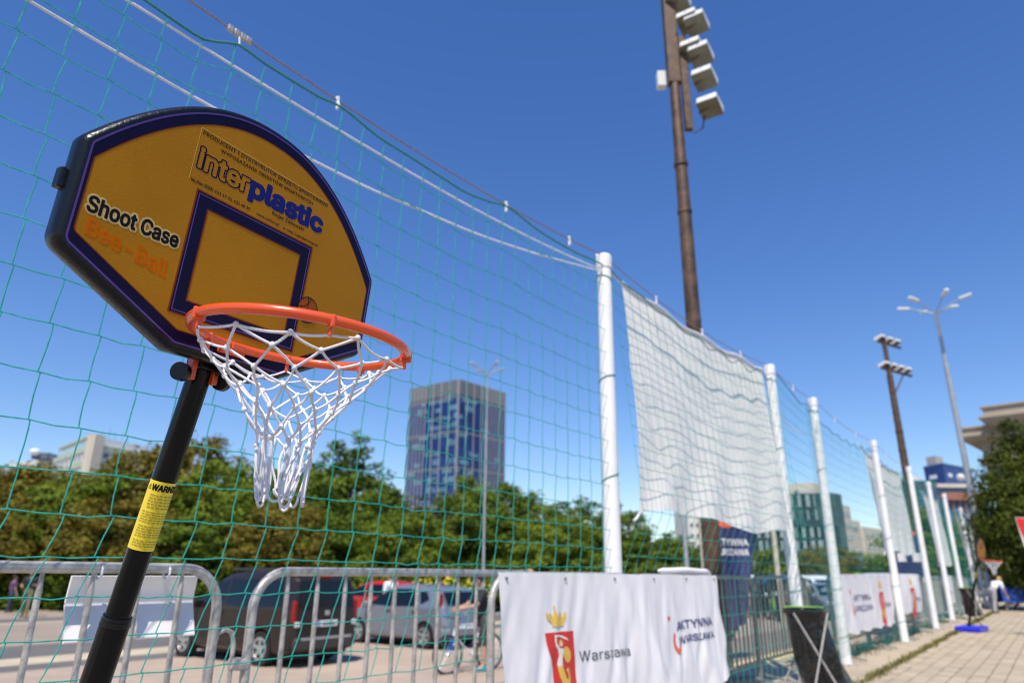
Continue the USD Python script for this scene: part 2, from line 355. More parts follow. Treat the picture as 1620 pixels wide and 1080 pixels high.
amber_o = amber_o.intersection(face_o.buffer(-.006))
layers = []
for d, z in ((-.004, -.050), (.008, -.045), (.0135, -.038), (.015, -.020), (.014, -.011), (.0105, -.004), (.006, .0002), (.001, .0018)):
    q = np.array(face_o.buffer(d, join_style=1).exterior.coords)[:-1]; layers.append(np.column_stack([q, np.full(len(q), z)]))
shell = trimesh.convex.convex_hull(np.vstack(layers))
bb = obj('backboard', W(tr(shell, BT)), m_black, hoop, smooth=40)
L = .0020
def onboard(name, g, m, zi, parent=bb, label=None, d=.0002):
    return obj(name, W(tr(extrude(g, d, L + zi * .0002), BT)), m, parent, label=label)
onboard('border_print', face_o, m_navyprint, 0)
onboard('border_line', face_o.buffer(-.0005).difference(face_o.buffer(-.0042)), m_purple, 1.4)
onboard('field_print', amber_o, m_orangeprint, 1.2)
onboard('field_line', amber_o.difference(amber_o.buffer(-.002)), m_redline, 2.6)
SQ = sbox(-.154, -.1278, .154, .1278); SQI = sbox(-.1244, -.0982, .1244, .0982)
onboard('target_square', SQ.difference(SQI), m_navyprint, 2.6)
onboard('square_line', unary_union([SQ.buffer(.0025, join_style=2).difference(SQ.buffer(-.0006)), SQI.buffer(.0006).difference(SQI.buffer(-.0022, join_style=2))]), m_redline, 3.8)
onboard('square_line', SQ.buffer(-.004, join_style=2).difference(SQ.buffer(-.0062, join_style=2)), m_purple, 3.8)
sticker = unary_union([LineString([(-.178, .141), (-.177, .256), (.176, .255)]).buffer(.0006, cap_style=2)])
onboard('sticker_edge', sticker, m_lightline, 2.8)
sh = text_fit('Shoot Case', -.344, -.167, -.004, .0285, stroke=4)
onboard('lettering_halo', sh.buffer(.0034).simplify(.0003), m_halo, 2.6); onboard('lettering', sh, m_blackprint, 3.8)
be = text_fit('Bee-Ball', -.336, -.174, -.044, .031, stroke=3, slope=-.16)
onboard('lettering', be, m_beeball, 2.8)
inter = text_fit('inter', -.168, -.045, .1735, .042, stroke=2).buffer(.0026)
onboard('lettering', inter.buffer(.0008).difference(inter.buffer(-.0018)), m_navyprint, 2.8)
plast = text_fit('plastic', -.040, .172, .1735, .042, stroke=3).buffer(.0020)
onboard('lettering', plast, m_blueprint, 2.8)
small = [('PRODUCENT I DYSTRYBUTOR SPRZĘTU SPORTOWEGO', -.172, .176, .2440, .0078, 1), ('WYPOSAŻANIE OBIEKTÓW SPORTOWYCH', -.126, .131, .2285, .0075, 1),
         ('tel./fax (058) 621 47 32, 621 48 39', -.174, -.030, .1395, .0065, 1), ('www.unihoc.pl', -.012, .051, .1385, .0058, 0), ('Roger Żółtowski', .027, .120, .1565, .0082, 0), ('e-mail: roger@prosaga.pl', .064, .170, .1375, .0055, 0)]
onboard('lettering', unary_union([text_fit(t, a, b, y, h, st) for t, a, b, y, h, st in small]), m_blackprint, 2.8)
ballp = Point(.176, -.021).buffer(.031)
onboard('ball_print', ballp, m_ballprint, 4.6)
seams = unary_union([Point(.176, -.021).buffer(.0316).difference(Point(.176, -.021).buffer(.0296)), LineString([(.146, -.028), (.207, -.012)]).buffer(.0009), LineString([(.171, .010), (.182, -.052)]).buffer(.0009),
                     Point(.150, .012).buffer(.030).boundary.buffer(.0009), Point(.204, -.052).buffer(.030).boundary.buffer(.0009)]).intersection(Point(.176, -.021).buffer(.0318))
onboard('ball_seams', seams, m_blackprint, 5.8)
obj('latch', W(tr(rbox((-.382, .043, -.030), (.014, .038, .022), .003), BT)), m_black, bb)
obj('foot_block', W(tr(rbox((.045, -.208, -.026), (.085, .022, .035), .004), BT)), m_black, bb)
# bracket, pole, knobs
obj('bracket', W(tr(rbox((0, -.09, -.075), (.055, .24, .058), .006), BT)), m_black, hoop, smooth=30)
mb = MB(); col = bpt(0, -.723, -.178)
lc = np.dot(col - pole_top, pole_d); Lp = (pole_top[2] - .06) / -pole_d[2]
obj('pole', W(MB().tube([pole_top - pole_d * .10, pole_top + pole_d * (lc + .02)], .0245, 28)), m_blackpaint, hoop, smooth=40)
obj('lower_pole', W(MB().tube([pole_top + pole_d * lc, pole_top + pole_d * Lp], .0285, 28)), m_blackpaint, hoop, smooth=40)
obj('collar', W(MB().tube([pole_top + pole_d * (lc - .006), pole_top + pole_d * (lc + .012)], [.0275, .0298], 28)), m_black, hoop, smooth=40)
kz_ = -bh + .5 * bn; kz_ /= np.linalg.norm(kz_); kx_ = np.cross(bk, kz_); kx_ /= np.linalg.norm(kx_)
for sx in (-.062, .036):
    kb = obj('knob', W(tr(trimesh.creation.cylinder(.019, .016, 24), frame4(kx_, bk, kz_, bpt(sx, -.226, -.058)))), m_black, hoop, smooth=40)
    s2 = sx + (.022 if sx < 0 else -.018)
    obj('knob_bracket', W(tr(rbox((s2 * .92, -.212, -.062), (.013, .050, .020), .003), BT)), m_rim, kb)
# rim
RIM = np.array([-.4045, 1.2682, 1.5705]); rn = np.array([.85447506, -.50911206, -.10333093]); rn /= np.linalg.norm(rn); rup = np.cross(rn, bh); RR = .2
if rup[2] < 0: rup = -rup
def rimp(a, r=RR, dz=0.): return RIM + r * (math.cos(a) * bh + math.sin(a) * rn) + rup * dz
aa = np.linspace(0, 2 * math.pi, 97)
rim = obj('rim', W(MB().tube([rimp(a) for a in aa], .0096, 16, cap=False)), m_rim, hoop, smooth=True)
obj('rim_bracket', W(trimesh.util.concatenate([rbox(bpt(-.005, -.166, .010), (.06, .026, .016), .004, ax=(bh, bk, bn)), rbox(bpt(-.005, -.163, .018), (.03, .014, .03), .003, ax=(bh, bk, bn))])), m_rim, rim)
NH = 6
HA = [math.radians(q) for q in (351.5 - 360, 48.8, 118.5, 192, 248, 304)]
for a in HA:
    rad = math.cos(a) * bh + math.sin(a) * rn; tan = np.cross(rup, rad)
    hk = MB(); hk.mesh(rbox(rimp(a, RR, -.003), (.0085, .0235, .0235), .0035, ax=(tan, rad, rup), seg=1))
    hk.mesh(rbox(rimp(a, RR - .002, -.021), (.007, .010, .016), .002, ax=(tan, rad, rup), seg=1))
    obj('hook', W(hk), m_rim, rim)
# basket net: loops of white cord, level by level
lev = [(.030, .176), (.053, .152), (.080, .127), (.110, .103), (.143, .078), (.172, .059), (.197, .047)]
nrng = np.random.default_rng(4); NC = 12
ang1 = []
for i in range(NH):
    a0, a1 = HA[i], HA[(i + 1) % NH] + (2 * math.pi if i == NH - 1 else 0); ang1 += [a0 + (a1 - a0) * .27, a0 + (a1 - a0) * .73]
def npt(l, a):
    d, r = lev[l]
    w = np.array([-.020, .010, 0]) * (d / .3) ** 1.2 + nrng.normal(0, .004, 3)
    return RIM + r * (math.cos(a) * bh + math.sin(a) * rn) * np.array([1, 1, .35]) - np.array([0, 0, d]) + w
NODE = []
for l in range(len(lev)):
    row = []
    for j in range(NC):
        b0, b1 = ang1[j], ang1[(j + 1) % NC] + (2 * math.pi if j == NC - 1 else 0)
        uni = HA[0] + (j + .5) * 2 * math.pi / NC; k = min(1, l / 4.)
        a = (b0 if l % 2 == 0 else (b0 + b1) / 2) * (1 - k) + (uni + (0 if l % 2 == 0 else math.pi / NC)) * k
        row.append(npt(l, a))
    NODE.append(row)
net = MB(); CR = .0024
def strand(a, b, sag=.004, r=CR):
    t = np.linspace(0, 1, 7)[:, None]; n = nrng.normal(0, 1, 3); n /= np.linalg.norm(n)
    p = a * (1 - t) + b * t + np.sin(t * math.pi) * (n * .0025 + np.array([0, 0, -sag]))
    net.tube(p, r, 6)
for i in range(NH):                                          # each hook carries two strands; neighbours are tied across
    hp = rimp(HA[i], RR - .002, -.026)
    strand(hp, NODE[0][2 * i], .003); strand(hp, NODE[0][2 * i - 1], .003); strand(NODE[0][2 * i], NODE[0][2 * i + 1], .006)
for l in range(len(lev) - 1):
    for j in range(NC):
        for b in ((j, (j - 1) % NC) if l % 2 == 0 else (j, (j + 1) % NC)): strand(NODE[l][j], NODE[l + 1][b], .002)
knots = MB()
for l in range(0, len(lev)):
    for j in range(NC): knots.ball(NODE[l][j], .0052, 1, (1, 1, 1.15))
loops = MB(); l = len(lev) - 1
for j in range(NC):                                          # long hanging loops
    a, b = NODE[l][j], NODE[l][(j + 1) % NC]
    low = (a + b) / 2 * .72 + (RIM + np.array([-.020, .010, 0])) * .28; low = np.array([low[0], low[1], RIM[2] - .270 - nrng.uniform(0, .034)]) + nrng.normal(0, .006, 3) * [1, 1, 0]
    side = (b - a) * [1, 1, 0]; side /= -np.linalg.norm(side); wd = nrng.uniform(.009, .014)
    t = np.linspace(0, 1, 12)
    up = np.array([a * (1 - u) + (low + side * wd) * u + side * (.004 * math.sin(u * 5)) for u in t])
    bot = np.array([low + side * wd * math.cos(u) - np.array([0, 0, .016 * math.sin(u)]) for u in np.linspace(.2, math.pi - .2, 8)])
    dn = np.array([(low - side * wd) * (1 - u) + b * u - side * (.004 * math.sin(u * 5)) for u in t])
    loops.tube(np.vstack([up, bot, dn]), CR * 1.05, 6)
bn_ = obj('net', W(net), m_cordwhite, hoop, smooth=50, label='white knotted cord net hanging from the rim')
obj('knots', W(knots), m_cordwhite, bn_, smooth=True, kind='stuff'); obj('bottom_loops', W(loops), m_cordwhite, bn_, smooth=50)
# warning label round the pole
ls = np.dot(bpt(0, -.441, -.144) - pole_top, pole_d); le = np.dot(bpt(0, -.580, -.166) - pole_top, pole_d)
view = EYE - (pole_top + pole_d * ls); view -= pole_d * np.dot(view, pole_d); view /= np.linalg.norm(view); lat = np.cross(view, pole_d); 
if np.dot(lat, CM @ [1, 0, 0]) < 0: lat = -lat
def on_pole(x, t, r):                                         # x: metres round the pole, 0 facing the viewer
    a = x / r; return pole_top + pole_d * t + (view * math.cos(a) + lat * math.sin(a)) * r
P = np.array([[on_pole(x, t, .0252) for t in (ls, le)] for x in np.linspace(-.036, .062, 25)])
lab = obj('warning_label', W(MB().grid(P)), m_yellow, hoop, smooth=True)
def wrap(g, r=.0256):
    mb = MB()
    for p in polys(g):
        m = trimesh.creation.extrude_polygon(p.segmentize(.003), .0001, engine='earcut'); v = np.array(m.vertices)
        mb.add([on_pole(x, ls + (-y), r + z) for x, y, z in v], m.faces)
    return mb.get()
wt = text_fit('WARNING', -.0195, .052, -.0185, .0115, stroke=6)
warn = [wt, Polygon([(-.0295, -.0185), (-.0195, -.0185), (-.0245, -.0075)]).difference(Polygon([(-.0275, -.0175), (-.0215, -.0175), (-.0245, -.011)]))]
obj('lettering', W(wrap(wt)), m_blackprint, lab); obj('warning_sign', W(wrap(warn[1])), m_blackprint, lab)
rows = []; y = -.027
for i in range(20):
    if i in (5, 10, 15): y -= .004
    hh = .0032 if i < 5 else .0022
    x = -.024 + .003 * rnd.random() + (.006 if i < 5 else 0)
    while x < .05:
        w = rnd.uniform(.004, .011); rows.append(sbox(x, y - hh, x + w, y)); x += w + .0022
    y -= .0062 if i < 5 else .0050
    if y < -(le - ls) + .008: break
obj('fine_print', W(wrap(unary_union(rows))), mat('worn_print', (.42, .31, .03), .5), lab)
# weighted base
bx = np.array([bn[0], bn[1], 0]); bx /= np.linalg.norm(bx); by = np.array([bh[0], bh[1], 0]); by /= np.linalg.norm(by)
obj('base', W(rbox(BASE + np.array([0, 0, .06]) + bx * .06, (.52, .78, .12), .03, ax=(bx, by, (0, 0, 1)))), m_bluebase, hoop, smooth=40)
obj('brace', W(MB().tube([BASE + bx * .30 + [0, 0, .11], BASE + bx * .045 + [0, 0, .52]], .012, 10)), m_blackpaint, hoop, smooth=40)
fb = at_height(1552, 998, 0)
dup(hoop, (fb[0] - .26, fb[1], 0), -15, 'far mini basketball hoop with blue base standing on the paving by the fence', scale=(.95, .95, .95))
# ------------------------------------------------------------------ fence posts, cable, ropes
def post_s(px, py, z=3.74):
    d = ray(px, py); t = (z - EYE[2]) / d[2]; X = EYE + d * t; return float(np.dot(X - P1, FD)), float(np.dot(X - P1, FN))
POSTS = [(-5.3, 0.)] + [post_s(*q) for q in ((955, 405), (1217, 578), (1285, 630), (1381, 697), (1437, 738), (1468, 762), (1493, 781), (1519, 803), (1531, 812))]
PLAB = ['', 'tall white fence post beside the first white windbreak sheet, nearest to the camera', 'white fence post at the right edge of the first large white windbreak sheet',
        'white fence post between the black bin bag and the first banner on its right', 'white fence post at the right end of the banner past the bin bag',
        'white fence post half hidden behind the second windbreak sheet', 'white fence post behind the far hoop side, just right of the bulging banner',
        'white fence post behind the farther bin bag stand', 'white fence post just left of the far hoop board', 'last white fence post seen right of the far hoop pole']
posts = []
for i, (s, o) in enumerate(POSTS):
    if i == 0: continue
    b = fp(s, o); t = thing('fence_post', PLAB[i], 'post', b, group='white posts of the net fence')
    lean = {1: (.05, -.02), 3: (.05, .0), 4: (-.03, .0), 5: (0, 0), 6: (.07, 0)}.get(i, (0, 0))
    p = [np.array([-FD[0] * lean[0] * (1 - z / 3.72) + 0, -FD[1] * lean[0] * (1 - z / 3.72), z]) for z in (0, .9, 1.8, 2.8, 3.72)]
    obj('pole', MB().tube(p, [.069, .067, .064, .060, .058], 24), m_postwhite, t, smooth=40)
    obj('cap', MB().tube([p[-1] - [0, 0, .1], p[-1] + [0, 0, .0], p[-1] + [0, 0, .022], p[-1] + [0, 0, .03]], [.066, .068, .06, .03], 24), m_postwhite, t, smooth=40)
    obj('base_plate', trimesh.creation.box([.24, .24, .012], trimesh.transformations.translation_matrix([p[0][0], p[0][1], .006])), m_galv, t)
    if i <= 4:
        for zz in (3.50, 2.62, 1.85, 1.02, .38):
            if zz > 1.1 or i > 1:
                pr = np.array([np.interp(zz, [0, .9, 1.8, 2.8, 3.72], [q[a_] for q in p]) for a_ in range(3)]); rr_ = .0715 - .003 * zz
                obj('lashing', MB().tube([pr + np.array([rr_ * math.cos(a_), rr_ * math.sin(a_), .05 * math.sin(a_ * .5 + zz * 9)]) for a_ in np.linspace(0, 6.2832, 21)], .0042, 5), m_netrope, t, smooth=True)
    if i <= 6:
        eb = obj('eye_bolt', MB().tube([p[-1] + FD * .05, p[-1] + FD * .11], .009, 8), m_cable, t)
cab = thing('steel_cable', 'thin rusty steel cable stretched along the tops of the fence posts', 'cable', P1 + [0, 0, 3.74])
cp = []
CABLE = {}
def cable_z(s):
    for (a, _), (b, _) in zip(POSTS, POSTS[1:]):
        if a <= s <= b:
            q = (s - a) / (b - a); sag = .25 * (b - a) / 5.3
            lo = 3.66 if a < -5 else 3.74
            return lo * (1 - q) + 3.74 * q - sag * 4 * q * (1 - q) * (.5 if a > 0 else .62)
    return 3.74
def post_o(s): return float(np.interp(s, [p[0] for p in POSTS], [p[1] for p in POSTS]))
ss = np.concatenate([np.linspace(POSTS[i][0], POSTS[i + 1][0], 14)[:-1] for i in range(len(POSTS) - 1)] + [[POSTS[-1][0]]])
obj('wire', MB().tube([fp(s, post_o(s), cable_z(s)) - (P1 + [0, 0, 3.74]) for s in ss], .0042, 6), m_cable, cab, smooth=True)
for s in (-3.47, -2.88, -1.39, -.56, .95, 2.0, 3.1, 5.2, 7.6, 9.1, 12, 13.5, 16.5):
    c = fp(s, post_o(s), cable_z(s)) - (P1 + [0, 0, 3.74])
    if s == -3.47: obj('clamp', trimesh.util.concatenate([rbox(c + FD * q, (.030, .024, .030), .006, ax=(FD, FN, (0, 0, 1)), seg=1) for q in (-.045, -.012, .02, .05)]), m_galv, cab)
    else: obj('clip', MB().tube([c + [0, 0, .022], c + [0, 0, 0], c + [0, 0, -.03] + FD * .006, c + [0, 0, -.055]], [.012, .010, .012, .007], 6), m_cordwhite, cab, label='small white cable clip')
def rope(name, label, pts, r, m, n=60):
    s = np.array([p[0] for p in pts]); z = np.array([p[1] for p in pts])
    from scipy.interpolate import PchipInterpolator as PC
    q = np.linspace(s[0], s[-1], n); zz = PC(s, z)(q)
    g = MB().tube([fp(a, post_o(a) - .012, b) for a, b in zip(q, zz)], r, 6)
    return obj(name, g, m, label=label, cat='rope', smooth=True)
rope('rope', 'upper white rope drooping from the nearest fence post across the green net', [(-5.2, 3.44), (-3.96, 3.355), (-3.33, 3.355), (-2.5, 3.37), (-1.96, 3.39), (-1.26, 3.44), (-.6, 3.51), (-.06, 3.585)], .0058, m_cordwhite)
rope('rope', 'lower white rope drooping from the nearest fence post across the green net', [(-5.2, 3.18), (-4.28, 3.11), (-3.55, 3.09), (-2.71, 3.12), (-2.25, 3.17), (-1.81, 3.22), (-1.16, 3.33), (-.6, 3.45), (-.06, 3.57)], .0062, m_cordwhite)
s0, s1 = POSTS[2][0], POSTS[3][0]
rope('rope', 'short white cord tying the net between the second and third fence posts', [(s0 + .05, 3.15), (s0 + .7, 3.02), (s1 - .5, 3.12), (s1 - .05, 3.22)], .006, m_cordwhite, 20)

# ------------------------------------------------------------------ green net, one panel between two posts each
from scipy.interpolate import PchipInterpolator
def net_panel(label, s0, s1, cs, rowz, top, bottom_skew=0., sides=4, r=.0026, off=-.02, wob=.010, detail=True, hang=None, tilt=0.):
    rng = np.random.default_rng(int(abs(s0) * 100) + 7)
    org = fp((s0 + s1) / 2, 0, 2.0)
    t = thing('green_net', label, 'net', org, group='green safety net panels of the fence')
    base = PchipInterpolator(*zip(*top)); top_mean = rowz[0]
    cols = np.array(cs)
    nj = len(rowz)
    S = np.zeros((len(cols), nj)); Z = np.zeros_like(S); O = np.zeros_like(S)
    for j, z in enumerate(rowz):
        zz = z + (base(cols) - top_mean) * math.exp(-(top_mean - z) / .55) + (0 if j == 0 else rng.normal(0, .0025, len(cols)))
        nz = meshkit.noise(np.stack([cols * 1.1, np.full(len(cols), z * 1.3), np.full(len(cols), 3.3)], -1)) - .5
        S[:, j] = cols + nz * .012 + rng.normal(0, wob * .25, len(cols)) - bottom_skew * max(0, 1.3 - z)
        Z[:, j] = zz; O[:, j] = off - tilt * (max(0, (top_mean - z)) / 2 if z > 1.6 else max(0, (z - 1.15) / .45) * .97) + (meshkit.noise(np.stack([cols * .6, np.full(len(cols), z * .8), np.full(len(cols), 9.1)], -1)) - .5) * .016 * min(1, (top_mean - z))
    PO = np.array([[fp(S[i, j], post_o(cols[i]) + O[i, j], Z[i, j]) for j in range(nj)] for i in range(len(cols))]) - org
    mb = MB()
    fdl = FD
    for i in range(len(cols)):                        # upright cords: jog sideways at each knot
        pts = []
        for j in range(nj - 1):
            a, b = PO[i, j], PO[i, j + 1]; dx = rng.uniform(.002, .009); bow = rng.normal(0, .0035)
            if detail: pts += [a - fdl * dx * (-1), a * .8 + b * .2 + fdl * (dx * .8 + bow * .6), (a + b) / 2 + fdl * bow, a * .2 + b * .8 + fdl * (bow * .6 - dx * .5), b - fdl * dx * .8]
            else: pts += [a, (a + b) / 2 + fdl * bow * 1.5]
        if not detail: pts.append(PO[i, -1])
        mb.tube(pts, r, sides, cap=False)
    for j in range(1, nj):
        pts = []
        for i in range(len(cols) - 1):
            a, b = PO[i, j], PO[i + 1, j]
            pts += [a, (a + b) / 2 - [0, 0, abs(rng.normal(.0, .004)) + .002]] if detail else [a]
        pts.append(PO[-1, j]); mb.tube(pts, r, sides, cap=False)
    obj('netting', mb, m_net, t, smooth=60 if detail else False)
    mb = MB(); q = np.linspace(cols[0], cols[-1], len(cols) * 3)
    mb.tube([fp(a, post_o(a) + off, float(base(a))) - org for a in q], .0062 if detail else .007, 6)
    obj('top_rope', mb, m_netrope, t, smooth=True)
    if hang is not None:
        mb = MB()
        for s, dz in hang:
            z = float(base(s)); mb.tube([fp(s, post_o(s) + off, z) - org, fp(s, post_o(s), cable_z(s) + .01) - org], .004, 5)
        obj('tie', mb, m_cordwhite, t)
    return t
TOPL = [(-5.4, 3.36), (-4.3, 3.42), (-3.91, 3.40), (-3.66, 3.385), (-3.57, 3.42), (-3.47, 3.475), (-3.32, 3.465), (-3.02, 3.475), (-2.87, 3.50), (-2.57, 3.465), (-2.27, 3.47), (-1.92, 3.47), (-1.6, 3.52), (-1.39, 3.575), (-1.0, 3.55), (-.56, 3.57), (-.17, 3.62), (.02, 3.64)]
rowsL = [3.45, 3.31, 3.156, 2.974, 2.80, 2.628, 2.456, 2.288, 2.12, 1.95, 1.78, 1.614, 1.465, 1.328, 1.195, 1.065, .94, .815, .70]
net_panel('nearest green net panel with wide meshes behind the near hoop', -5.3, 0, np.arange(-5.37, .01, .1565), rowsL, TOPL, bottom_skew=.24, sides=5, r=.0024, hang=[(-3.47, 0), (-2.88, 0), (-1.39, 0)])
def top_for(s0, s1, z=3.62, scal=.06):
    n = max(3, int((s1 - s0) / .55)); out = []
    for i in range(n + 1):
        q = i / n; sg = .14 * 4 * q * (1 - q)
        out.append((s0 + (s1 - s0) * q, z - sg)); 
        if i < n: out.append((s0 + (s1 - s0) * (q + .5 / n), z - sg - scal))
    return out
NLAB = [None, 'green net panel hanging in front of the first large white windbreak sheet', 'narrow green net panel between the second and third posts, above the black bin bag',
        'green net panel between the posts at the first banner past the bin bag', 'green net panel in front of the second windbreak sheet', 'green net panel between the second windbreak sheet and the next post',
        'far green net panel in front of the third narrow windbreak sheet', 'far dense green net panel behind the farther bin bag stand', 'farthest green net strip beside the last post']
for i in range(1, len(POSTS) - 1):
    a, b = POSTS[i][0], POSTS[i + 1][0]
    rows_ = [3.55 - .162 * k for k in range(21)] + ([.24, .19, .15, .11, .08, .05] if i > 2 else [.15])
    net_panel(NLAB[i], a, b, np.arange(a + .03, b, .155 if i < 4 else .16), rows_, top_for(a, b), sides=4 if i < 3 else 3, detail=i < 3, r=.0023 if i < 4 else .0021, off=(-.04 if i == 1 else -.075 if i < 3 else .115), tilt=.20 if i == 1 else .12 if i in (4, 6, 8) else 0.)

# ------------------------------------------------------------------ white windbreak sheets behind the net
def cloth(fn, nu, nv):
    return MB().grid(np.array([[fn(u, v) for v in np.linspace(0, 1, nv)] for u in np.linspace(0, 1, nu)])).get()
def sheet(label, c, seed, bulge=.03, off=-.06, tilt=.20):
    (sTL, zTL), (sTR, zTR), (sBR, zBR), (sBL, zBL) = c
    org = fp((sTL + sTR) / 2, post_o(sTL), 2.6)
    t = thing('windbreak_sheet', label, 'windbreak sheet', org, group='white windbreak sheets on the fence')
    def f(u, v):
        s = (sTL * (1 - u) + sTR * u) * (1 - v) + (sBL * (1 - u) + sBR * u) * v; z = (zTL * (1 - u) + zTR * u) * (1 - v) + (zBL * (1 - u) + zBR * u) * v
        z -= .05 * math.sin(math.pi * u) * (1 - v) * 1.2 + .02 * math.sin(u * 22) * (1 - v) ** 6
        s += .05 * math.sin(v * math.pi) * (1 - 2 * u)
        z += (.05 * math.sin(2.2 * math.pi * u) + .014 * math.sin(17 * u)) * v ** 2
        nz = meshkit.fbm(np.array([s * .9 + seed, z * 1.1, seed * .7]), 3) - .5
        dg = math.exp(-((u - .18 * (1 - v) * 3) / .06) ** 2) * .03 * v
        o_tilt = .75 * tilt - tilt * v
        fold = .020 * math.sin(26 * (u + .3 * v)) * (v ** 3) + .03 * math.exp(-((u - .22 + (1 - v) * .35) / .035) ** 2) * v
        o = off + o_tilt + bulge * math.sin(math.pi * u) * (math.sin(math.pi * min(1, v * .75 + .1))) + nz * .07 * math.sin(math.pi * min(1, v + .12)) + fold
        return fp(s, post_o(s) + o, z) - org
    obj('fabric', cloth(f, 60, 46), m_sheet, t, smooth=True)
    obj('top_hem', MB().tube([f(u, 0) + [0, 0, .015] for u in np.linspace(0, 1, 40)], .018, 6), m_cordwhite, t, smooth=True)
    for a, d in ((f(0, 0), -FD * .45 + [0, 0, .12]), (f(0, 1), -FD * .10 - [0, 0, .06]), (f(1, 0), FD * .15 + [0, 0, .03])):
        obj('tie', MB().tube([a, a + d * .5 + [0, 0, -.01], a + d], .011, 5), m_cordwhite, t)
    return t
sheet('large white windbreak sheet tied between the first two fence posts', [(.46, 3.66), (4.08, 3.68), (3.94, 1.64), (.24, 1.60)], 1.)
s4, s5 = POSTS[4][0], POSTS[5][0]
sheet('second white windbreak sheet, hanging between posts above a navy board', [(s4 + .15, 3.56), (s5 - .1, 3.56), (s5 - .35, 1.66), (s4 + .1, 1.60)], 2.3, off=.125, tilt=.12)
s6, s7, s8, s9 = (POSTS[i][0] for i in (6, 7, 8, 9))
sheet('third narrow white windbreak sheet just right of the bulging banner', [(s6 + .15, 3.45), (s7 - .05, 3.5), (s7 - .15, 1.5), (s6 + .1, 1.48)], 3.1, off=.125, tilt=.12)
sheet('farthest white windbreak sheet right beside the far hoop board', [(s8 + .1, 3.5), (s9 - .05, 3.5), (s9 - .1, 1.5), (s8 + .1, 1.5)], 4.6, off=.125, tilt=.12)

# ------------------------------------------------------------------ crowd barriers
def barrier(label, s0, s1, off, ztop=1.15, zlow=.24, pitch=.17, feet=True, hook=False, m=m_galv, simple=False, foot_side=-1):
    Lb = s1 - s0; org = fp(s0, off, 0)
    t = thing('crowd_barrier', label, 'crowd barrier', org, group='galvanised crowd barriers along the fence')
    R = .16; rt = .0205
    pl = lambda s, z, o=0.: FD * s + FN * o + np.array([0, 0, z])
    loop = []
    arc = lambda cx, cz, a0, a1: [pl(cx + R * math.cos(a), cz + R * math.sin(a)) for a in np.linspace(a0, a1, 9)]
    loop += arc(R, ztop - R, math.pi, math.pi / 2) + arc(Lb - R, ztop - R, math.pi / 2, 0)
    frame = [pl(0, .04)] + loop + [pl(Lb, .04)]
    obj('frame', MB().tube(frame, rt, 8 if simple else 14), m, t, smooth=40)
    obj('bottom_rail', MB().tube([pl(0, zlow), pl(Lb, zlow)], .014, 8), m, t, smooth=40)
    n = int(round(Lb / pitch)); 
    for k in range(1, n):
        s = Lb * k / n
        if simple: g = MB().tube([pl(s, zlow), pl(s, ztop)], .0085, 6)
        else: g = MB().tube([pl(s, zlow), pl(s, ztop - .10), pl(s, ztop - .07), pl(s, ztop - .045), pl(s, ztop - .01)], [.0115, .0115, .0105, .008, .007], 10)
        obj('bar', g, m, t, smooth=40)
    if feet:
        for s in (.14, Lb - .14):
            obj('foot', MB().tube([pl(s, .03, -.36), pl(s, .055, -.2), pl(s, .09, 0), pl(s, .055, .2), pl(s, .03, .36)], .013, 8), m, t, smooth=40)
    if hook:
        hk = [pl(0, .78), pl(-.035, .78), pl(-.075, .785)]
        g = MB().tube(hk, .026, 8); g.tube([pl(-.07, .52), pl(-.07, .86), pl(-.085, .905), pl(-.115, .92), pl(-.15, .905), pl(-.16, .86), pl(-.16, .80)], .010, 8)
        obj('hook', g, m, t, smooth=40)
    return t
barrier('grey barrier at the far left carrying white panels, behind the hoop pole', -5.27, -3.07, .2, 1.158)
barrier('grey barrier with a rounded left corner in front of the dark van and silver car', -2.90, -.70, .2, 1.150, hook=True)
barrier('barrier mostly hidden behind the left half of the large crest banner', -1.70, -.12, -.17, 1.140)
barrier('barrier mostly hidden behind the right half of the large crest banner', -.06, 1.50, -.17, 1.135)
barrier('bare barrier between the crest banner and the rusty pole foot', 1.78, 3.6, .22, 1.13, pitch=.13, m=m_galvdark)
barrier('bare barrier behind the net left of the black bin bag', 3.66, 5.86, .22, 1.13, pitch=.13, m=m_galvdark)
bl = ['barrier behind the first banner past the bin bag, left half', 'barrier behind the first banner past the bin bag, right half', 'barrier between the first small banner and the bulging banner', 'barrier behind the bulging small banner',
      'barrier right of the bulging banner, feet on the paving', 'barrier behind the last small banner', 'barrier behind the farther bin bag', 'far barrier near the far hoop pole', 'last far barrier at the end of the fence']
for i, l in enumerate(bl):
    s = POSTS[3][0] + .25 + i * 2.28 * (1 if i < 4 else 1.02)
    barrier(l, s, s + 2.2, post_o(s) + .19, 1.14, pitch=.14, simple=True, m=m_galvdark if i < 3 else m_galv)
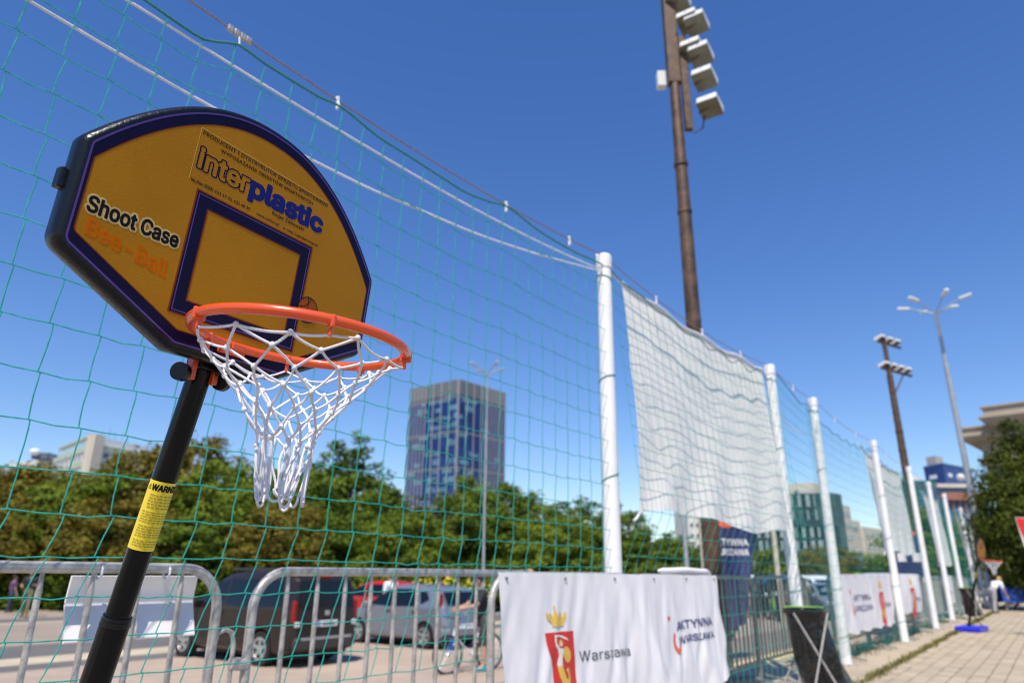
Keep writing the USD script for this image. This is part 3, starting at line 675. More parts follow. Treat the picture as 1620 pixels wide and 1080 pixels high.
# white panels on the left barrier
for k, (a, b, lab_) in enumerate(((-3.63, -3.40, 'white plastic panel on the left barrier, left of the hoop pole'), (-3.375, -3.145, 'white plastic panel on the left barrier, right of the hoop pole'))):
    org = fp(a, .27, .8); t = thing('panel', lab_, 'panel', org)
    def pf(u, v, a=a, b=b):
        s = a + (b - a) * u; 
        o = .245 + (.014 * v / .42 if v < .42 else .014 - .05 * (v - .42) / .58); return fp(s, o, 1.128 - .222 * v) - org
    mb = MB()
    for (v0, v1) in ((0, .42), (.42, 1)):
        A = [pf(0, v0), pf(1, v0), pf(1, v1), pf(0, v1)]; N = np.cross(A[1] - A[0], A[3] - A[0]); N /= np.linalg.norm(N)
        if np.dot(N, FN) < 0: N = -N
        mb.add(A + [q + N * .012 for q in A], [[0, 1, 2, 3], [4, 7, 6, 5], [0, 4, 5, 1], [1, 5, 6, 2], [2, 6, 7, 3], [3, 7, 4, 0]])
    obj('board', mb, mat('white_panel', (.84, .79, .78), .45, var=.03), t)
    obj('tie', MB().tube([fp(a + .07, .2, 1.125) - org + FN * .024 * math.cos(q) + np.array([0, 0, .027 * math.sin(q) + .02]) for q in np.linspace(0, 6.28, 12)], .0045, 5), m_cordwhite, t)

# ------------------------------------------------------------------ banners with printing
def banner(label, c, seed, off, prints, curl=None, amp=.035, tilt=0., folds=((.52, .03, .03, .035), (.44, .03, .08, .03), (.12, .03, .08, .02))):
    (sTL, zTL), (sTR, zTR), (sBR, zBR), (sBL, zBL) = c
    org = fp((sTL + sTR) / 2, 0, .7)
    def warp(s, z):                                   # the flat cloth's own s, z -> where it hangs
        u = (s - sTL) / (sTR - sTL); zt = zTL * (1 - u) + zTR * u; zb = zBL * (1 - u) + zBR * u; v = np.clip((zt - z) / (zt - zb), 0, 1)
        f1 = meshkit.fbm(np.stack([s * 2.6 + z * .9 + seed, z * .35 + 0 * s, 0 * s + seed], -1), 3) - .5
        f2 = meshkit.noise(np.stack([s * 7 + z * 3.5 + seed, z * .6, 0 * s + 2 + seed], -1)) - .5
        f3 = meshkit.noise(np.stack([s * 15 - z * 5 + seed, z * 3.2, 0 * s + 5 + seed], -1)) - .5
        o = off - (f1 * 2.2 * amp + f2 * amp * .8) * (.25 + .9 * v) - f3 * .016 * (.4 + v) 
        if curl: o = o - curl * np.sin(np.pi * np.clip(u, 0, 1)) * (.35 + .65 * np.sin(np.pi * np.clip(v * .8 + .1, 0, 1)))
        e = .018 * np.sin(u * 31 + seed) * v ** 3
        for uc, wd, sl, am in folds: o = o - am * np.exp(-((u - uc - sl * v) / wd) ** 2) * (.3 + v)
        o = o - tilt * v
        P = P1 + FD * s[..., None] + FN * (o + np.vectorize(post_o)(s) * (1 if sTL > 5 else 0))[..., None]
        P[..., 2] = z + e
        return P - org
    t = thing('banner', label, 'banner', org)
    U, V = np.meshgrid(np.linspace(0, 1, 200), np.linspace(0, 1, 64), indexing='ij')
    s = (sTL * (1 - U) + sTR * U) * (1 - V) + (sBL * (1 - U) + sBR * U) * V; zt = zTL * (1 - U) + zTR * U; zb = zBL * (1 - U) + zBR * U; z = zt * (1 - V) + zb * V
    fab = obj('fabric', MB().grid(warp(s, z)), m_banner, t, smooth=True)
    for nm, g, m, lift in prints:
        mb = MB()
        for p in polys(g):
            p = p.segmentize(.03)
            try: tm = trimesh.creation.triangulate_polygon(p, engine='earcut')
            except Exception: continue
            vv, ff = trimesh.remesh.subdivide_to_size(np.column_stack([tm[0], np.zeros(len(tm[0]))]), tm[1], .022)
            e_ = .004; P = warp(vv[:, 0], vv[:, 1]); N_ = np.cross(warp(vv[:, 0] + e_, vv[:, 1]) - P, warp(vv[:, 0], vv[:, 1] - e_) - P); N_ /= np.linalg.norm(N_, axis=1, keepdims=True) + 1e-12
            N_ *= np.where(N_ @ FN > 0, -1, 1)[:, None]; P = P + N_ * (lift * .6 + .002)
            mb.add(P, ff)
        if mb.n: obj(nm, mb, m, t)
    for q in np.linspace(.02, .98, max(4, int((sTR - sTL) / .5))):
        P = warp(np.array([sTL + (sTR - sTL) * q]), np.array([zTL * (1 - q) + zTR * q - .03]))[0] - FN * .004
        obj('eyelet', MB().ball(P, .010, 1), m_galvdark, t)
    return t
def zp(pts, off, k=4.5, o=(780, 900)): return [on_fence(o[0] + x / k, o[1] + y / k, off) for x, y in pts]
BO = -.215
shield = [(328, 452), (440, 444), (553, 434), (548, 520), (546, 610), (545, 700), (546, 800), (552, 900), (540, 985), (470, 1020), (400, 1000), (370, 900), (364, 800), (362, 700), (352, 640), (340, 580), (332, 520)]
crown = [(345, 315), (352, 350), (385, 385), (388, 408), (480, 402), (484, 380), (502, 345), (505, 305), (492, 300), (488, 325), (474, 345), (466, 310), (455, 300), (448, 318), (440, 345), (428, 300), (418, 285), (410, 300), (402, 346), (388, 318), (380, 306), (370, 318), (372, 352), (362, 330), (356, 310)]
torso = [(395, 470), (388, 500), (392, 540), (408, 570), (412, 610), (398, 650), (392, 680), (412, 690), (432, 684), (436, 640), (450, 600), (462, 590), (470, 575), (450, 560), (430, 560), (415, 545), (402, 520), (404, 490)]
sword = [(388, 468), (420, 464), (460, 470), (492, 486), (508, 502), (496, 500), (462, 486), (425, 478), (400, 480), (396, 492)]
hair = [(420, 520), (432, 498), (452, 500), (462, 518), (458, 540), (440, 545), (424, 548), (414, 560)]
tail = [(394, 682), (430, 686), (442, 730), (452, 770), (470, 780), (478, 740), (456, 712), (470, 706), (482, 688), (494, 720), (492, 780), (478, 830), (450, 850), (420, 820), (402, 760)]
def ell(cx, cy, rx, ry, n=28): return [(cx + rx * math.cos(a), cy + ry * math.sin(a)) for a in np.linspace(0, 6.283, n)[:-1]]
Pg = lambda L, off=BO: Polygon(zp(L, off)).buffer(0)
# words are set in the banner's own plane between measured ends
def word(text, a, b, hpx, off=BO, stroke=0):
    (s0, z0), (s1, z1) = zp([a, b], off); zt = zp([(a[0], a[1] - hpx)], off)[0][1]
    g = text_fit(text, s0, s1, 0, zt - z0, stroke); sl = (z1 - z0) / (s1 - s0)
    return affinity.affine_transform(g, [1, 0, sl, 1, 0, z0 - sl * s0])
sh0 = zp([(345, 408), (345, 280)], BO)
crown_g = Pg(crown).union(Polygon(zp(ell(418, 268, 6, 12), BO)))
arcpts = zp([(1243, 465), (1236, 500), (1240, 540), (1252, 570), (1268, 578), (1278, 560), (1280, 540)], BO)
banner('large white banner with a red crest and crown in front of the nearest post', [(-1.70, 1.155), (1.44, 1.145), (1.30, .355), (-1.68, .20)], 3., BO,
       [('crest_shield', Pg(shield), m_redprint, .003), ('crest_crown', crown_g, m_goldprint, .003), ('crest_figure', Pg(torso).union(Polygon(zp(ell(442, 530, 11, 18), BO))), m_paleprint, .005), ('crest_sword', Pg(sword), m_paleprint, .005),
        ('crest_hair', Pg(hair).difference(Polygon(zp(ell(444, 530, 10, 16), BO))), m_goldprint, .006), ('crest_tail', Pg(tail), m_goldprint, .005), ('crest_round_shield', Polygon(zp(ell(484, 605, 32, 58), BO)), m_goldprint, .006),
        ('lettering', word('Warszawa', (585, 648), (915, 604), 72), m_darkprint, .003),
        ('lettering', word('AKTYWNA', (1260, 432), (1520, 388), 60, stroke=2), m_navytext, .003), ('lettering', word('WARSZAWA', (1272, 527), (1524, 477), 50, stroke=2), m_navytext, .003),
        ('emblem_arc', LineString(arcpts).buffer(.018), m_orangeprint2, .003), ('emblem_dot', Polygon(zp(ell(1211, 345, 12, 15), BO)), m_orangeprint2, .003)], amp=.042, tilt=.10)
def small_prints(off, sA, zA, sW, sC, zC, k=1.0, words=True, bo=None):
    out = []
    if words:
        out += [('lettering', text_fit('AKTYWNA', sA, sA + sW, zA, .09 * k, 1), m_navytext, .004), ('lettering', text_fit('WARSZAWA', sA, sA + sW, zA - .16 * k, .09 * k, 1), m_navytext, .004),
                ('emblem_arc', LineString([(sA - .22 * k, zA - .05), (sA - .24 * k, zA - .14), (sA - .16 * k, zA - .19), (sA - .08 * k, zA - .13)]).buffer(.025 * k), m_orangeprint2, .004), ('emblem_dot', Point(sA - .23 * k, zA + .14 * k).buffer(.04 * k), m_orangeprint2, .004)]
    if sC is not None:
        w = .17 * k
        out += [('crest_shield', Polygon([(sC - w, zC), (sC + w, zC + .01), (sC + w * .95, zC - .35 * k), (sC + w * .8, zC - .52 * k), (sC, zC - .60 * k), (sC - w * .8, zC - .5 * k), (sC - w * .9, zC - .25 * k)]), m_redprint, .004),
                ('crest_crown', Polygon([(sC - w * .6, zC + .06), (sC + w * .6, zC + .06), (sC + w * .75, zC + .20), (sC + w * .3, zC + .12), (sC, zC + .25), (sC - w * .3, zC + .12), (sC - w * .75, zC + .20)]), m_goldprint, .004),
                ('crest_figure', Polygon([(sC - .05, zC - .05), (sC + .02, zC - .06), (sC + .02, zC - .25), (sC - .06, zC - .25)]), m_paleprint, .006), ('crest_tail', Polygon([(sC - .06, zC - .26), (sC + .02, zC - .26), (sC + .07, zC - .45), (sC, zC - .45)]), m_goldprint, .006),
                ('lettering', text_fit('Warszawa', sC + w * 1.3, sC + w * 1.3 + .55 * k, zC - .25, .09 * k), m_darkprint, .004)]
    return out
q3, q4 = POSTS[3][0], POSTS[4][0]
banner('white banner with an orange emblem and a red crest, past the bin bag', [(q3 + .28, 1.17), (q4 + .2, 1.19), (q4 - .15, .31), (q3 + .32, .34)], 5.2, .085, small_prints(.085, q3 + 1.25, .78, 1.15, q3 + 3.35, .88), amp=.025)
banner('bulging white banner with a small red crest, right of the second windbreak', [(q4 + .9, 1.20), (q4 + 3.6, 1.20), (q4 + 2.9, .46), (q4 + .95, .44)], 7.7, .085, small_prints(.085, 0, 0, 1, q4 + 1.75, .92, words=False), curl=.12, amp=.04)
banner('last small white banner with a red crest beside the farther bin bag', [(POSTS[6][0] + .15, 1.2), (POSTS[6][0] + 2.4, 1.18), (POSTS[6][0] + 2.1, .45), (POSTS[6][0] + .2, .44)], 9.1, .085, small_prints(.085, 0, 0, 1, POSTS[6][0] + .95, .92, words=False), amp=.05)
rw = MB(); pts = [fp(s, -.16 + .01 * math.sin(s * 5), 1.178 + .004 * math.sin(s * 9)) for s in np.linspace(.42, 1.36, 14)] + [fp(1.42, -.16, 1.155)]
obj('rolled_cloth', rw.tube(pts, [.014] + [.026] * 12 + [.022, .016], 12), m_banner, label='rolled white cloth lying on the barrier top at the right end of the crest banner', cat='cloth', smooth=True)

# ------------------------------------------------------------------ bin bag stands
def bin_stand(loc, rz, label, seed):
    t = thing('bin_stand', label, 'bin bag stand', loc, rz, group=None)
    H, R = .83, .175
    ring = [np.array([R * math.cos(a), R * math.sin(a), H]) for a in np.linspace(0, 2 * math.pi, 33)]
    obj('ring', MB().tube(ring, .014, 8, cap=False), m_blackpaint, t, smooth=True)
    obj('lid_rim', MB().tube([np.array([R * math.cos(a), R * math.sin(a), H + .02]) for a in np.linspace(-.35, 2.9, 24)], .010, 8), m_lime, t, smooth=True)
    for a0, b0 in (((-.19, -.16), (.20, -.26)), ((.13, -.20), (-.17, -.27)), ((-R * .9, .08), (.24, .24)), ((R * .8, .12), (-.24, .24))):
        obj('leg', MB().tube([(a0[0], a0[1], H - .02), (b0[0], b0[1], .012)], .011, 8), m_galv, t, smooth=True)
    r2 = np.random.default_rng(seed)
    def f(u, v):
        a = u * 2 * math.pi
        r = R * (1.0 + .16 * math.exp(-((v - .03) / .05) ** 2) + (.85 * v ** 1.2 * max(0, math.cos(a - .25)) + .05 * v) - .16 * v * max(0, -math.sin(a)) - .10 * v * max(0, -math.cos(a))) * (1 + .10 * math.sin(a * 7 + 2 * v) * v * (1.1 - v) * 1.6 + .5 * (meshkit.noise(np.array([math.cos(a) * 2.6, math.sin(a) * 2.6, v * 2.2 + seed])) - .5) * v)
        if v > .9: r *= 1 - ((v - .9) / .1) ** 2 * .9
        z = H + .012 - .76 * v + .03 * math.sin(a * 3) * v * (1 - v)
        return np.array([r * math.cos(a) + .08 * v, r * math.sin(a), max(.015, z)])
    obj('bag', MB().grid(np.array([[f(u, v) for v in np.linspace(0, 1, 26)] for u in np.linspace(0, 1, 56)])), m_bag, t, smooth=True)
b1 = at(1272, 965, 7.3); bin_stand((b1[0], b1[1], 0), 5, 'black bin bag on a folding metal stand in front of the second fence post', 1)
b2 = at(1527, 925, 21.0); bin_stand((b2[0], b2[1], 0), 20, 'farther black bin bag on a folding stand, just left of the far hoop base', 5)
# ------------------------------------------------------------------ floodlight poles, street lamps
def flood_pole(loc, label, H, r0, r1, rows, rz=0., simple=False):
    """rows: (height, [lateral offsets]) of lamps on cross arms facing local +x"""
    t = thing('floodlight_pole', label, 'floodlight pole', loc, rz)
    obj('pole', MB().tube([(0, 0, 0), (0, 0, H * .5), (0, 0, H * .84), (0, 0, H * .845), (0, 0, H)], [r0, (r0 + r1) / 2 * 1.03, r1, r1 * .8, r1 * .75], 20), m_rust, t, smooth=40)
    for z in (H * .40, H * .55, H * .62): obj('band', MB().tube([(0, 0, z), (0, 0, z + .05)], (r0 + r1) / 2 * 1.12, 16), m_rust, t, smooth=40)
    return t
def flood_lamp(t, c, ax_f, ax_s, tilt=40, w=.40, h=.38, d=.26):
    """box lamp: wide end glass facing forward and down, tapered white housing behind"""
    f = np.array(ax_f, float); s = np.array(ax_s, float); up = np.array([0, 0, 1.])
    ct, st = math.cos(math.radians(tilt)), math.sin(math.radians(tilt)); n = f * ct - up * st; u2 = up * ct + f * st
    q = [c + s * x * w / 2 + u2 * y * h / 2 for x, y in ((-1, -1), (1, -1), (1, 1), (-1, 1))]
    k = [c - n * d + s * x * w * .47 + u2 * yy for x, yy in ((-1, -h / 2), (1, -h / 2), (1, h * .22), (-1, h * .22))]
    hs = obj('lamp_housing', trimesh.convex.convex_hull(np.array(q + k)), m_lampwhite, t)
    g = MB(); g.box(c - n * d * .5 - u2 * (h / 2 + .004), (w * .93, d * .93, .012), ax=(s, n, u2)); obj('glass', g, m_lampglass, hs)
    g = MB(); g.box(c - n * d * .5 - u2 * (h / 2 - .006), (w * 1.02, d * 1.03, .02), ax=(s, n, u2)); obj('lamp_rim', g, m_galvdark, hs)
    return c - n * d
vdir = np.array([-.6, -.8, 0])                            # the way the lamps look
def unit3(v): return np.array(v, float) / np.linalg.norm(v)
def lamps_on(t, H, spec, side, scale=1., look=None, tilt=38):
    for (z, y) in spec:
        lk = look if look is not None else unit3(np.array([-side[1], side[0], 0]))
        c = side * y + lk * .30 * scale + np.array([0, 0, z])
        b = flood_lamp(t, c, lk, unit3(np.array([-lk[1], lk[0], 0])), tilt, .44 * scale, .24 * scale, .46 * scale)
        obj('lamp_arm', MB().tube([side * (y - .22 * scale) + [0, 0, z - .06], side * y + [0, 0, z - .02], b], .022 * scale, 6), m_rust, t)
p = at(1129, 905, 8.9); fl1 = np.array([p[0], p[1], ground_z(1.6)])
t1 = flood_pole(fl1, 'tall rusty floodlight pole with a stack of white lamps, rising behind the first windbreak sheet', 11.2, .118, .070, None)
SD1 = np.array([.8, -.6, 0])
obj('head_frame', trimesh.util.concatenate([rbox((.0, 0, 9.5), (.19, .16, 2.2), .01), rbox(tuple(SD1 * .17 + np.array([0, 0, 8.35])), (.11, .10, 1.7), .01)]), m_rust, t1, smooth=30)
obj('junction_box', rbox(tuple(-SD1 * .17 + np.array([-.02, .08, 8.62])), (.13, .13, .28), .01), m_lampwhite, t1)
lamps_on(t1, 11, [(9.95, .16), (9.46, .30), (9.36, .42), (8.90, .32), (8.76, .44), (8.30, .46), (7.78, .50)], SD1, .70, look=unit3([.55, .83, 0]), tilt=18)
obj('cable_loop', MB().tube([SD1 * .17 + [0, 0, 7.6], SD1 * .25 + [0, 0, 7.42], SD1 * .38 + [0, 0, 7.45], SD1 * .42 + [0, 0, 7.65]], .012, 6), m_black, t1, smooth=True)
p = at(1436, 760, 26.0); fl2 = np.array([p[0], p[1], 0])
t2 = flood_pole(fl2, 'second rusty floodlight pole, farther off, with two rows of lamps, behind the second windbreak', 10.2, .15, .11, None)
SD2 = np.array([.85, .53, 0])
for z, ys in ((10.05, (-.12, .42, .92)), (8.95, (-.15, .38, .88, 1.38))):
    obj('cross_arm', MB().tube([SD2 * (ys[0] - .3) + [0, 0, z - .16], SD2 * (ys[-1] + .2) + [0, 0, z - .16]], .055, 8), m_rust, t2)
    lamps_on(t2, 10, [(z, y) for y in ys], SD2, .70, look=unit3([-.5, .87, 0]), tilt=22)
obj('stay', MB().tube([np.array([0, 0, 7.7]), SD2 * 1.0 + [0, 0, 8.75]], .03, 6), m_rust, t2)
def street_lamp(loc, label, H, n, reach, r0, r1, a0=0., up=.35, tone=m_grey):
    t = thing('street_lamp', label, 'street lamp', loc)
    obj('pole', MB().tube([(0, 0, 0), (0, 0, H * .3), (0, 0, H * .302), (0, 0, H * .8), (0, 0, H * .802), (0, 0, H)], [r0, r0 * .92, r0 * .8, r1 * 1.15, r1 * .9, r1 * .8], 14), tone, t, smooth=40)
    for k in range(n):
        a = a0 + 2 * math.pi * k / n; d = np.array([math.cos(a), math.sin(a), 0])
        obj('arm', MB().tube([np.array([0, 0, H - .08]), d * reach * .5 + [0, 0, H + up * .55], d * reach * .72 + [0, 0, H + up * .8]], .028, 6), tone, t, smooth=True)
        hm_ = m_lampwhite if n > 4 else m_grey
        c = d * reach * .87 + np.array([0, 0, H + up * .95]); v = d * .94 + np.array([0, 0, .2]); v /= np.linalg.norm(v); s = np.cross([0, 0, 1], d)
        obj('lamp_head', rbox(c, (reach * .36, reach * .13, .11), .035, ax=(v, s, np.cross(v, s))), hm_, t, smooth=40)
    return t
p = at(1541, 800, 28.0); street_lamp((p[0], p[1], 0), 'tall grey street lamp with six spreading lamp heads on the right', 12.0, 6, 1.35, .15, .085, .35, .45)
p = at(765, 880, 25.0); street_lamp((p[0], p[1], STREET), 'grey street lamp with four arms in front of the dark glass tower', 8.9, 4, .72, .052, .034, .6, .26)
p = at(1085, 870, 30.0); t = thing('lamp_post', 'slim grey post between the trees, left of the rusty pole foot', 'post', (p[0], p[1], STREET)); obj('pole', MB().tube([(0, 0, 0), (0, 0, 9)], [.10, .07], 10), m_grey, t, smooth=40); obj('cap', MB().ball((0, 0, 9.02), .09, 1), m_grey, t)
p = at(1114, 870, 16.0); t = thing('lamp_post', 'pale beige post directly left of the rusty pole foot', 'post', (p[0], p[1], STREET)); obj('pole', MB().tube([(0, 0, 0), (0, 0, 6.2)], [.095, .08], 10), mat('beige_post_paint', (.55, .48, .36), .6), t, smooth=40); obj('cap', MB().ball((0, 0, 6.22), .1, 1), m_kerb, t)
p = at(1229, 890, 30.0); t = thing('lamp_post', 'pale slim post seen just left of the second fence post', 'post', (p[0], p[1], STREET)); obj('pole', MB().tube([(0, 0, 0), (0, 0, 5.2)], [.11, .09], 10), mat('beige_post_paint', (.55, .48, .36), .6), t, smooth=40); obj('cap', MB().ball((0, 0, 5.22), .11, 1), m_kerb, t)
# navy feather flag behind the rusty pole
def feather(loc, label, f, m, prints, pole=True, cat='feather flag'):
    t = thing('feather_flag', label, cat, loc)
    fab = obj('fabric', cloth(f, 24, 40), m, t, smooth=True)
    for nm, g, mm, lift in prints:
        mb = MB()
        for p_ in polys(g):
            tm = trimesh.creation.triangulate_polygon(p_.segmentize(.04), engine='earcut'); vv, ff = trimesh.remesh.subdivide_to_size(np.column_stack([tm[0], np.zeros(len(tm[0]))]), tm[1], .06)
            n_ = f.normal
            mb.add([f(u, v) + n_ * lift for u, v, _ in vv], ff)
        if mb.n: obj(nm, mb, mm, t)
    return t
FLY = 11.4; fa = at(1134, 905, FLY); org = np.array([fa[0], fa[1], 0.])
def ff(u, v):
    w = .64; x = u * w * (1 - .35 * max(0, v - .62) / .38) ; z = 3.25 - 2.78 * v - .22 * (1 - u) * max(0, (v - .7) / .3)
    if v < .12: x *= .4 + .6 * (v / .12) ** .6
    o = .05 * math.sin(u * 7 + v * 5) * (.4 + v) + .03 * math.sin(u * 15 - v * 9)
    return np.array([x - .04, o, z])
ff.normal = np.array([0, -1., 0])
def uv(g): return affinity.affine_transform(g, [1, 0, 0, -1, 0, 0])
ring_o = affinity.scale(Point(.37, .425).buffer(1), .36, .075).difference(affinity.scale(Point(.37, .42).buffer(1), .23, .045))
ktx = affinity.affine_transform(text_fit('AKTYWNA', -.06, .92, 0, 1, 3), [1, 0, 0, -.034, 0, .595]); wtx = affinity.affine_transform(text_fit('WARSZAWA', -.06, .92, 0, 1, 3), [1, 0, 0, -.032, 0, .648])
tflag = feather(org, 'navy feather flag with an orange ring and white lettering behind the rusty pole', ff, m_navyflag, [('emblem_ring', ring_o, m_orangeprint2, .006), ('lettering', ktx, m_banner, .006), ('lettering', wtx, m_banner, .006)])
obj('mast', MB().tube([(-.06, .02, 0), (-.06, .02, 2.9), (-.02, .02, 3.26), (.12, .02, 3.3)], .016, 8), m_galv, tflag, smooth=True)
# red and white flag at the right edge, navy board behind the second windbreak
p = at(1634, 905, 15.0)
def fr(u, v):
    x = u * .62; z = 2.35 - 1.75 * v; xx = .0 + .10 * (1 - v) + 0 * x
    return np.array([x - .16 * (v < -1) - .12 * (1 - min(1, v * 1.6)) + .10 * v, .05 * math.sin(u * 6 + v * 4), z])
fr.normal = np.array([0, -1., 0])
trf = feather((p[0], p[1], 0), 'red and white feather flag cut off by the right edge of the picture', fr, m_banner, [('red_field', Polygon([(.02, .005), (1, .005), (1, .40), (.10, .34), (.03, .1)]), m_redprint, .006), ('green_field', Polygon([(.0, .62), (1, .55), (1, .98), (0, .98)]), mat('teal_print', (.02, .22, .20), .5), .006)])
obj('mast', MB().tube([(.62, .03, 0), (.62, .03, 2.5)], .016, 8), m_galv, trf, smooth=True)
p = at(1437, 885, 19.0); t = thing('board', 'navy board with two pale square signs under the second windbreak sheet', 'board', (p[0], p[1], 0))
obj('board', rbox((0, 0, 1.45), (.85, .08, 1.5), .02), m_navyflag, t); 
for x in (-.19, .2): obj('sign', rbox((x, -.05, 1.62), (.22, .012, .22), .004), m_banner, t)
for x in (-.36, .36): obj('leg', MB().tube([(x, 0, 0), (x, 0, .75)], .025, 8), m_galv, t)
obj('orange_cap', rbox((.18, -.02, 2.22), (.2, .06, .1), .02), m_orangeprint2, t)

# ------------------------------------------------------------------ cars
def car(name, label, cat, loc, heading, prof, W_, wheels, wr, wins, belt, top_in, paint, rear=None, plate=True, lights=None, mirror=None, door_x=(), trim=None, roof_rack=False, pillars=None, screens=()):
    t = thing(name, label, cat, loc, heading)
    P = Polygon(prof).buffer(0); body = P
    for wx in wheels: body = body.difference(Point(wx, wr).buffer(wr * 1.18, 24))
    if body.geom_type != 'Polygon': body = max(body.geoms, key=lambda q: q.area)
    xs = [q[0] for q in prof]; x0, x1 = min(xs), max(xs); H = max(q[1] for q in prof)
    def hw(x, z):
        x, z = np.asarray(x, float), np.asarray(z, float)
        w = W_ / 2 * (1 - top_in * np.clip((z - belt) / (H - belt), 0, 1) ** 1.15 - .035 * np.clip((belt * .55 - z) / (belt * .5), 0, 1) ** 2)
        e1 = np.clip((x - (x1 - .75)) / .75, 0, 1); e0 = np.clip(((x0 + .55) - x) / .55, 0, 1)
        return w * (1 - .17 * e1 ** 2.2 - .10 * e0 ** 2.4)
    m = trimesh.creation.extrude_polygon(body.segmentize(.12), 1.0, engine='earcut')
    v, f = trimesh.remesh.subdivide_to_size(np.array(m.vertices), np.array(m.faces), .17)
    side = np.where(v[:, 2] > .5, 1., -1.); tt = np.abs(v[:, 2] - .5) * 2
    d = shapely.distance(shapely.points(v[:, 0], v[:, 1]), body.boundary); dt = shapely.distance(shapely.points(v[:, 0], v[:, 1]), P.boundary)
    inset = 1 - .075 * (1 - np.clip(dt / .09, 0, 1)) ** 2
    cr = np.abs(v[:, 2] - .5) * 2
    y = hw(v[:, 0], v[:, 1]) * inset * cr * side
    crown = .02 * (1 - cr ** 2) * (v[:, 1] > belt)
    obj('body', trimesh.Trimesh(np.column_stack([v[:, 0], y, v[:, 1] + crown]), f, process=False), paint, t, smooth=35)
    obj('underbody', rbox(((x0 + x1) / 2, 0, wr * .95), ((x1 - x0) * .93, W_ * .80, wr * .9), .05), m_rubber, t)
    for nm, poly, mm in wins:                                    # side panels hugging the body
        for sd in (1, -1):
            mb = MB()
            tm = trimesh.creation.triangulate_polygon(Polygon(poly).buffer(-.03).buffer(.03).segmentize(.06), engine='earcut')
            vv, ff_ = trimesh.remesh.subdivide_to_size(np.column_stack([tm[0], np.zeros(len(tm[0]))]), tm[1], .12)
            for lift in (.006,):
                yy = (hw(vv[:, 0], vv[:, 1]) + lift) * sd
                mb.add(np.column_stack([vv[:, 0], yy, vv[:, 1]]), ff_[:, ::-1] if sd < 0 else ff_)
            obj(nm, mb, mm, t, smooth=True)
    for nm, (xa, za), (xb, zb), wf, mm, lift in screens:            # across the car: windscreen, rear window
        n_ = np.array([zb - za, 0, -(xb - xa)]); n_ /= np.linalg.norm(n_)
        if nm.startswith('rear') or xa < 0: n_ = n_ if n_[0] < 0 else -n_
        else: n_ = n_ if n_[0] > 0 else -n_
        G = np.array([[[xa + (xb - xa) * q, (hw(xa + (xb - xa) * q, za + (zb - za) * q) * wf) * s, za + (zb - za) * q] for s in np.linspace(-1, 1, 9)] for q in np.linspace(0, 1, 5)]) + n_ * lift
        obj(nm, MB().grid(G), mm, t, smooth=True)
    for nm, c, sz, mm in (lights or []):
        for sd in (1, -1):
            yy = (float(hw(c[0], c[2])) * c[1]) * sd
            obj(nm, rbox((c[0], yy, c[2]), sz, min(sz) * .3), mm, t, smooth=40)
    for nm, c, sz, mm in (trim or []): obj(nm, rbox(c, sz, min(sz) * .35), mm, t, smooth=40)
    for wx in wheels:
        for sd in (1, -1):
            yc = (W_ / 2 - .11) * sd
            T = frame4((1, 0, 0), (0, 0, 1), (0, -1 * sd, 0), (wx, yc + .10 * sd, wr)); T[:3, 2] = [0, -sd, 0]; T[:3, 0] = [sd, 0, 0]
            tyre = trimesh.creation.annulus(wr * .64, wr, .20, sections=28); 
            w_ = obj('wheel', trimesh.Trimesh(np.array(tyre.vertices) @ np.array([[1, 0, 0], [0, 0, 1], [0, 1, 0]]).T + [wx, yc, wr], tyre.faces, process=False), m_rubber, t, smooth=40)
            rim_ = MB(); rim_.mesh(trimesh.Trimesh(trimesh.creation.annulus(wr * .56, wr * .66, .16, sections=28).vertices @ np.array([[1, 0, 0], [0, 0, 1], [0, 1, 0]]).T + [wx, yc + .03 * sd, wr], trimesh.creation.annulus(wr * .56, wr * .66, .16, sections=28).faces))
            for k in range(5):
                a = k * 2 * math.pi / 5 + .3; dv = np.array([math.cos(a), 0, math.sin(a)]); rim_.box(np.array([wx, yc + .085 * sd, wr]) + dv * wr * .32, (wr * .56, .03, wr * .20), ax=(dv, (0, 1, 0), (-dv[2], 0, dv[0])))
            rim_.ball((wx, yc + .09 * sd, wr), wr * .16, 1, (1, .3, 1))
            obj('rim', rim_, m_alloy, w_)
    if plate:
        px_, pz_ = plate
        pl_ = obj('number_plate', rbox((px_, 0, pz_), (.02, .52, .115), .006), m_plate, t); obj('plate_band', rbox((px_ - .011, .232, pz_), (.006, .05, .10), .002), m_plateblue, pl_)
        obj('plate_text', rbox((px_ - .011, -.03, pz_), (.004, .34, .05), .001), m_darkprint, pl_)
    if mirror:
        for sd in (1, -1):
            yy = (float(hw(mirror[0], mirror[1])) + .10) * sd; obj('mirror', rbox((mirror[0], yy, mirror[1]), (.16, .20, .17), .05), paint, t, smooth=40)
    for dx, za, zb in door_x:
        for sd in (1, -1):
            zz = np.linspace(za, zb, 6); obj('door_seam', MB().tube([(dx, (float(hw(dx, q)) + .001) * sd, q) for q in zz], .005, 4), m_rubber, t)
    return t
m_vanpaint = mat('dark_brown_car_paint', (.022, .014, .012), .26, var=.05, coat=.25, spec=.3); m_silver = mat('silver_grey_car_paint', (.22, .235, .27), .28, metal=.35, var=.04, coat=.6)
m_redpaint = mat('red_car_paint', (.55, .012, .01), .3, var=.04, coat=.5); m_whitepaint = mat('white_car_paint', (.78, .78, .78), .3, var=.03, coat=.4)
m_darkpaint = mat('dark_blue_car_paint', (.02, .03, .06), .25, coat=.5); m_limepaint = mat('lime_car_paint', (.22, .50, .05), .3, coat=.4); m_bluepaint = mat('bright_blue_paint', (.02, .16, .50), .4)
